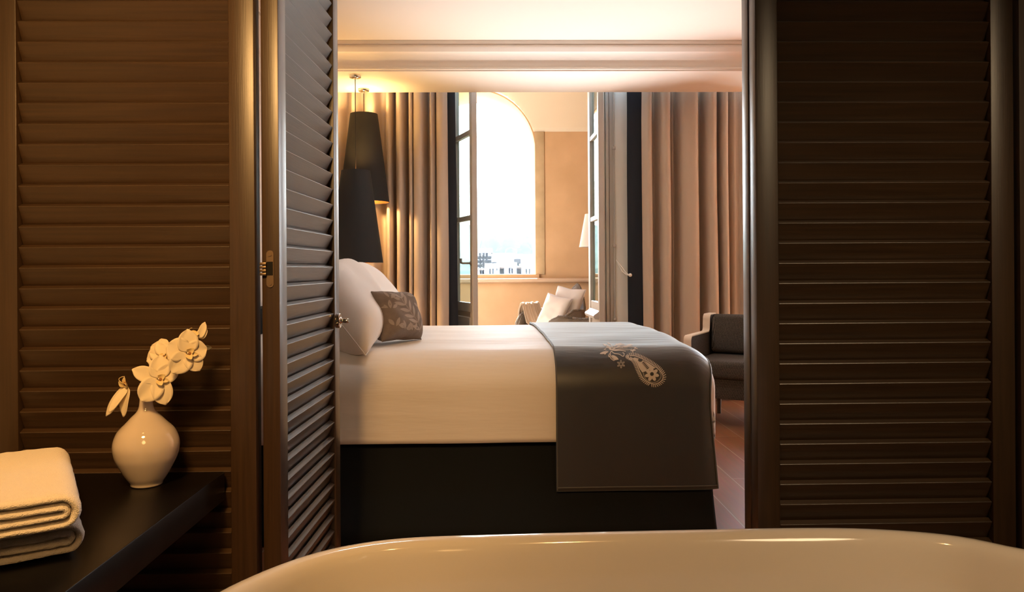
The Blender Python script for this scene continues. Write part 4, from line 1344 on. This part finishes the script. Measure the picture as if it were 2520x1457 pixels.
# cushions on the first chair
def on_chair(cc, rz, x, y, z): v = Matrix.Rotation(rz, 4, 'Z') @ Vector((x, y, 0)); return (cc.x + v.x, cc.y + v.y, ZF + z)
Mq = pose(on_chair(cc1, rz1, 0.115, 0.065, 0.645), rz1 + R(12), R(20), R(7))
q, ly = pillow('cushion', 'big square white cushion standing at the back of the wicker armchair', 'cushion', Mq, 0.36, 0.45, 0.12, M_whitecush, pinch=0.2, seed=11, group=None)
seam(q, ly, Mq)
Mq = pose(on_chair(cc1, rz1, 0.08, -0.095, 0.605), rz1 + R(14), R(24), R(12))
q, ly = pillow('cushion', 'smaller square cushion leaning in front of the big white one', 'cushion', Mq, 0.32, 0.37, 0.11, M_whitecush, pinch=0.2, seed=14)
seam(q, ly, Mq)
# throw draped over the seat and the far arm
def throw():
    Mz = Matrix.Rotation(rz1, 4, 'Z')
    # local: x across chair; far arm is at the side farther from the camera
    sx = 1 if (Mz @ Vector((1, 0, 0))).y > 0 else -1
    line = [(0.02, -0.30, 0.30), (0.03, -0.262, 0.416), (0.05, -0.20, 0.424), (0.11, -0.14, 0.43), (0.18, -0.10, 0.47), (0.250, -0.07, 0.56), (0.300, -0.06, 0.672), (0.356, -0.06, 0.58), (0.363, -0.06, 0.45)]
    ln = spline([(a * sx, b, c) for a, b, c in line], 6)
    def f(u, v):
        p = ln[min(len(ln) - 1, int(round(u * (len(ln) - 1))))]
        t_ = ln[min(len(ln) - 1, int(round(u * (len(ln) - 1))) + 1)] - ln[max(0, int(round(u * (len(ln) - 1))) - 1)]
        side = Vector((0.55, 1.0, 0)).normalized() if u < 0.5 else Vector((0, 1, 0))
        w = (v - 0.5) * (0.42 - 0.16 * u)
        z = 0.014 * math.sin(v * 19 + 3 * u) + 0.008 * math.sin(v * 41 + 9 * u)
        q = p + Vector((side.x * -sx * 0, side.y, 0)) * w * 0.9 + Vector((0, 0, abs(z)))
        q += Vector((-sx * w * 0.5 * max(0, 1 - u / 0.4), 0, 0))
        if u > 0.75: q += Vector((sx * abs(z), 0, 0))
        q = Mz @ q
        return (cc1.x + q.x, cc1.y + q.y, ZF + q.z + 0.004)
    o = grid('throw_blanket', f, len(ln), 40, M_throw, None, True, 0.006, 1)
    tag(o, 'beige throw crumpled over the seat and arm of the wicker armchair', 'blanket')
throw()

def floor_lamp():
    D = 7.9
    c = P(1468, 600, D)
    s = FPX / D
    zt, zb = P(1460, 527, D).z, P(1460, 608, D).z
    rb_, rt_ = 43 / s, 28 / s
    t = empty('floor_lamp', (c.x, c.y, ZF))
    lathe('lamp_base', [(0.001, 0.0), (0.14, 0.0), (0.14, 0.018), (0.02, 0.026), (0.012, 0.05)], M_satin, t, 32)
    tube('pole', [(0, 0, 0.03), (0, 0, zb - ZF + 0.16)], 0.011, M_satin, t, 12)
    lathe('lamp_shade', [(rb_, zb - ZF), (rt_, zt - ZF), (rt_ - 0.004, zt - ZF), (rb_ - 0.004, zb - ZF), (rb_, zb - ZF)], M_lampshade, t, 48, cap=False, auto=30)
    tube('shade_ring', [(-rt_ + 0.003, 0, zt - ZF - 0.02), (rt_ - 0.003, 0, zt - ZF - 0.02)], 0.003, M_satin, t, 6)
    tag(t, 'floor lamp with a white conical shade on the loggia', 'floor lamp')
floor_lamp()

# ------------------------------------------------------------------ the town beyond
M_hill = mat('hill_scrub', (58, 70, 62), 0.95, spec=0, var=0.3, vscale=(0.03, 0.03, 0.03))
M_tree = mat('tree_leaves', (34, 48, 46), 0.95, spec=0, var=0.35, vscale=(0.2, 0.2, 0.2))
M_bldw = mat('pale_render', (112, 110, 106), 0.95, spec=0.05)
M_bldg = mat('pink_render', (100, 92, 92), 0.95, spec=0.05)
M_bldwin = mat('building_window', (104, 112, 126), 0.5)
M_roof = mat('tile_roof', (104, 84, 72), 0.95, spec=0.05)
def city():
    def X(px, D): return P(px, 660, D).x
    def Zp(py, D, px=1245): return P(px, py, D).z
    g = grid('ground', lambda u, v: (-260 + 560 * u, 60 + 700 * v, -26), 12, 12, M_hill, None, False)
    struct(g, 'low ground of the town far below')
    # hill
    HP = [(232, -10), (242, 0.5), (300, 3), (330, 8), (375, 14), (450, 26), (520, 30), (700, 33)]
    def hz(x, y):
        for (ya, za), (yb_, zb_) in zip(HP, HP[1:]):
            if y <= yb_: break
        t = max(0, min(1, (y - ya) / (yb_ - ya)))
        z = za + (zb_ - za) * t
        return z + (1.8 * noise.noise(Vector((x * 0.04, y * 0.04, 2))) - 0.00016 * (x + 20) ** 2 * t) * min(1, (y - 232) / 60)
    def hill(u, v):
        x = -160 + 380 * u; y = 232 + 420 * v
        return (x, y, hz(x, y))
    struct(grid('hill', hill, 60, 90, M_hill, None, True), 'hazy hillside across the town')
    def building(label, px0, px1, ytop, D, depth, m, wins=None, roof=None, flat=True, group='buildings seen through the arched opening'):
        x0, x1 = X(px0, D), X(px1, D)
        zt = Zp(ytop, D)
        G = -26 if D < 235 else hz((x0 + x1) / 2, D) - 2
        t = empty('building', ((x0 + x1) / 2, D, G))
        def loc(o): o.location = (0, 0, 0)
        cx = (x0 + x1) / 2
        box('wall', (x0 - cx, 0, 0), (x1 - cx, depth, zt - G), m, t)
        if roof == 'flat': box('parapet', (x0 - cx - 0.3, -0.3, zt - G), (x1 - cx + 0.3, depth + 0.3, zt - G + 0.9), M_bldw, t)
        if roof == 'hip':
            a, b, hgt = x0 - cx - 0.5, x1 - cx + 0.5, min(3.0, (x1 - x0) * 0.2)
            z = zt - G
            from_data('roof', [(a, -0.5, z), (b, -0.5, z), (b, depth + 0.5, z), (a, depth + 0.5, z), (a + hgt * 1.5, depth / 2, z + hgt), (b - hgt * 1.5, depth / 2, z + hgt)],
                      [(0, 1, 5, 4), (1, 2, 5), (2, 3, 4, 5), (3, 0, 4), (0, 1, 2, 3)], M_roof, t)
        if wins:
            nx_, rows, y0, y1, wx, wy = wins
            for r_ in range(rows):
                for c_ in range(nx_):
                    zc = Zp(y0 + (y1 - y0) * (r_ / max(1, rows - 1)), D) - G
                    xc = x0 - cx + (x1 - x0) * (c_ + 0.7) / (nx_ + 0.4)
                    box('window', (xc - wx / 2, -0.06, zc - wy / 2), (xc + wx / 2, 0.25, zc + wy / 2), M_bldwin, t)
        tag(t, label, 'building', group)
    building('tall pale apartment block with rows of dark windows, nearest the grey window leaf', 1172, 1208, 622, 150, 14, M_bldw, (4, 5, 629, 668, 1.1, 1.4), 'flat')
    building('low pale block right of the tall apartment block', 1207, 1226, 645, 165, 14, M_bldw, (3, 3, 650, 668, 0.9, 1.2), 'flat')
    building('long flat-fronted pinkish building in the middle of the view', 1210, 1264, 631, 210, 16, M_bldg, (2, 1, 645, 645, 1.2, 5.0), 'flat')
    building('small square tower standing before the wide low hall', 1263, 1283, 634, 190, 12, M_bldg, (1, 2, 640, 652, 1.6, 3.0), 'flat')
    building('wide low hall with a bright roof edge behind the square tower', 1262, 1330, 633, 231, 4, M_bldg, None, 'flat')
    building('long white palace with a row of windows up on the wooded hill', 1220, 1278, 597, 330, 14, M_bldw, (9, 2, 601, 607, 0.8, 1.3), 'hip')
    building('white house at the left end of the hilltop buildings', 1184, 1216, 594, 340, 12, M_bldw, (4, 2, 599, 606, 0.9, 1.4), 'hip')
    building('small white hall on the hill at the right', 1280, 1300, 598, 345, 12, M_bldw, (3, 1, 602, 602, 1.0, 1.5), 'hip')
    low = [('nearest low house with a red tiled roof by the grey leaf', 1176, 1196, 664, 'hip'), ('low house with a flat white roof beside the red-roofed one', 1197, 1222, 661, 'flat'), ('low house in the middle of the front row', 1226, 1244, 660, 'hip'),
           ('wider low house right of the middle of the front row', 1246, 1268, 659, 'flat'), ('narrow low house near the arch jamb', 1270, 1284, 661, 'hip'), ('low house touching the arch jamb', 1286, 1312, 662, 'flat')]
    for k, (lab, a, b, y, rf) in enumerate(low):
        building(lab, a, b, y, 116 + 13 * (k % 2), 9, M_bldw if k % 2 == 0 else M_bldg, (3, 1, y + 6, y + 6, 0.7, 1.0), rf)
    # trees: each its own crown and trunk
    random.seed(21)
    tr = [(1186, 620, 8), (1197, 614, 9), (1207, 611, 10), (1217, 620, 8), (1228, 615, 9), (1240, 613, 9), (1252, 615, 10), (1263, 621, 8), (1274, 614, 9), (1286, 609, 10), (1299, 612, 10), (1312, 606, 11),
          (1192, 632, 6), (1233, 628, 6), (1257, 630, 6), (1291, 626, 7), (1202, 588, 8), (1245, 582, 8), (1258, 586, 7)]
    order = [3, 9, 0, 6, 11, 4, 1, 8, 5, 10, 2, 7]
    for k, (px, py, sz) in enumerate(tr):
        D = 256 + 6 * order[k] if k < 12 else (244 + (k % 2) * 5 if k < 16 else 380 + 9 * (k - 16))
        x = X(px, D); zc = Zp(py, D)
        base = hz(x, D) - 0.4
        t = empty('tree', (x, D, base))
        bm = bmesh.new()
        bmesh.ops.create_icosphere(bm, subdivisions=3, radius=1.0)
        rx_ = sz * 0.36; rz_ = max(1.5, min(sz * 0.45, (zc - base) * 0.98)); ry_ = 1.9
        for v in bm.verts:
            nn = 1 + 0.30 * noise.noise(v.co * 2.2 + Vector((k * 7.1, 0, 0))) + 0.15 * noise.noise(v.co * 6 + Vector((k, 0, 0)))
            v.co = Vector((v.co.x * rx_ * nn, v.co.y * ry_, v.co.z * rz_ * nn)) + Vector((0, 0, zc - base))
        from_bm('crown', bm, M_tree, t, smooth=True)
        bm = bmesh.new()
        bmesh.ops.create_cone(bm, cap_ends=True, segments=8, radius1=0.5, radius2=0.3, depth=max(1, zc - base), matrix=Matrix.Translation((0, 0, max(1, zc - base) / 2)))
        from_bm('trunk', bm, M_wood_v, t)
        tag(t, 'hazy dark tree on the wooded slope under the white palace' if k < 16 else 'hazy tree on the crest above the white palace', 'tree', 'hillside trees below the palace' if k < 16 else 'trees on the hill crest')
    # haze lying over the town
    bm = bmesh.new()
    add_box(bm, (-150, 60, -27), (190, 620, 34))
    hz_ = from_bm('haze', bm, None)
    mt = bpy.data.materials.new('town_haze'); mt.use_nodes = True
    N, L = mt.node_tree.nodes, mt.node_tree.links
    N.remove(N['Principled BSDF'])
    vs = N.new('ShaderNodeVolumeScatter'); vs.inputs['Color'].default_value = (0.86, 0.95, 1.0, 1); vs.inputs['Density'].default_value = HAZE; vs.inputs['Anisotropy'].default_value = 0.2
    L.new(vs.outputs[0], N['Material Output'].inputs['Volume'])
    hz_.data.materials.append(mt)
    tag(hz_, 'pale haze lying over the town', 'haze', kind='stuff')
HAZE = 0.00032
city()

# ------------------------------------------------------------------ light
w = bpy.data.worlds.new('sky'); sc.world = w; w.use_nodes = True
N, L = w.node_tree.nodes, w.node_tree.links
bg = N['Background']
tc = N.new('ShaderNodeTexCoord'); sx = N.new('ShaderNodeSeparateXYZ'); rp = N.new('ShaderNodeValToRGB')
rp.color_ramp.elements[0].position = 0.0; rp.color_ramp.elements[0].color = (1.0, 1.0, 1.0, 1)
rp.color_ramp.elements[1].position = 0.6; rp.color_ramp.elements[1].color = (0.50, 0.70, 1.0, 1)
e = rp.color_ramp.elements.new(0.15); e.color = (0.90, 0.96, 1.0, 1)
L.new(tc.outputs['Generated'], sx.inputs[0]); L.new(sx.outputs['Z'], rp.inputs[0]); L.new(rp.outputs[0], bg.inputs[0])
bg.inputs[1].default_value = 20.0

sd = bpy.data.lights.new('sun', 'SUN'); sd.energy = 68; sd.angle = R(0.6); sd.color = (1.0, 0.93, 0.82)
so = bpy.data.objects.new('sun', sd); COL.objects.link(so)
az, el = math.atan(0.12), R(47)
tosun = Vector((-math.sin(az) * math.cos(el), math.cos(az) * math.cos(el), math.sin(el)))
so.rotation_euler = tosun.to_track_quat('Z', 'Y').to_euler()

# sky portal filling the arched opening
pd = bpy.data.lights.new('arch_portal', 'AREA'); pd.shape = 'RECTANGLE'; pd.size = 2 * AR + 0.02; pd.size_y = (AZP + AR) - AZS
po = bpy.data.objects.new('arch_portal', pd); COL.objects.link(po)
po.location = (AXC, Y_ARCH + 0.77, (AZP + AR + AZS) / 2)
po.rotation_euler = (R(-90), 0, 0)
pd.cycles.is_portal = True

pd2 = bpy.data.lights.new('added_window_portal', 'AREA'); pd2.shape = 'RECTANGLE'; pd2.size = WX1 - WX0; pd2.size_y = 2.40  # sky portal for the added, unseen window
po2 = bpy.data.objects.new('added_window_portal', pd2); COL.objects.link(po2)
po2.location = ((WX0 + WX1) / 2, Y_WALL + 0.25, 1.5); po2.rotation_euler = (R(-90), 0, 0)
pd2.cycles.is_portal = True

def spot(name, loc, target, energy, col, size, blend=0.5, soft=0.04):
    d = bpy.data.lights.new(name, 'SPOT'); d.energy = energy; d.color = col; d.spot_size = R(size); d.spot_blend = blend; d.shadow_soft_size = soft
    o = bpy.data.objects.new(name, d); COL.objects.link(o)
    o.location = loc
    o.rotation_euler = (Vector(target) - Vector(loc)).to_track_quat('-Z', 'Y').to_euler()
    return o
WARM = (1.0, 0.55, 0.20)
spot('vanity_spot', (-0.55, 0.42, 2.02), (-0.68, 1.8, 1.15), 140, (1.0, 0.54, 0.18), 84, 0.9, 0.16)
spot('shelf_downlight', (-0.80, 1.05, 2.40), (-0.88, 1.38, 0.65), 24, (1.0, 0.50, 0.16), 26, 0.8, 0.05)
spot('tub_downlight', (0.40, 0.20, 2.40), (0.42, 0.92, 0.4), 42, WARM, 48, 0.8)
spot('bath_fill', (-0.25, -0.35, 1.75), (-0.82, 1.4, 0.6), 36, WARM, 40, 1.0, 0.25)  # added fill spot without a fixture, lifts towel fronts, vase and tub
spot('bath_downlight', (1.65, -0.2, 2.35), (1.00, 1.9, 1.0), 185, (1.0, 0.72, 0.42), 46, 1.0, 0.5)
# spot('bed_downlight', (0.2, 2.35, Z_CEIL - 0.01), (0.0, 3.0, 0.5), 6, (1.0, 0.62, 0.40), 130, 0.9)

# unseen spot added behind the bed to brighten the ceiling, no fixture
spot('ceiling_fill', (0.62, 5.62, 0.215), (0.50, 4.75, 2.6), 255, (0.97, 0.98, 1.0), 66, 1.0, 0.05)
for x, y, en in ((2.7, 3.2, 20), (-0.35, 2.95, 14), (-0.1, 4.8, 50)):  # fill spots added to raise the bedroom's brightness, no fixtures
    spot('bedroom_fill', (x, y, Z_CEIL - 0.01), (x, y, 0), en, (0.84, 0.93, 1.0), 140, 0.9, 0.06)

# ------------------------------------------------------------------ output look
sc.view_settings.view_transform = 'Standard'
sc.view_settings.look = 'None'
sc.view_settings.gamma = 1
sc.view_settings.use_curve_mapping = False
sc.view_settings.exposure = 0.0
sc.cycles.use_denoising = True
sc.cycles.max_bounces = 10
sc.cycles.diffuse_bounces = 6
sc.cycles.glossy_bounces = 4
sc.cycles.transparent_max_bounces = 16
sc.cycles.sample_clamp_indirect = 8
sc.cycles.caustics_reflective = False
sc.cycles.caustics_refractive = False
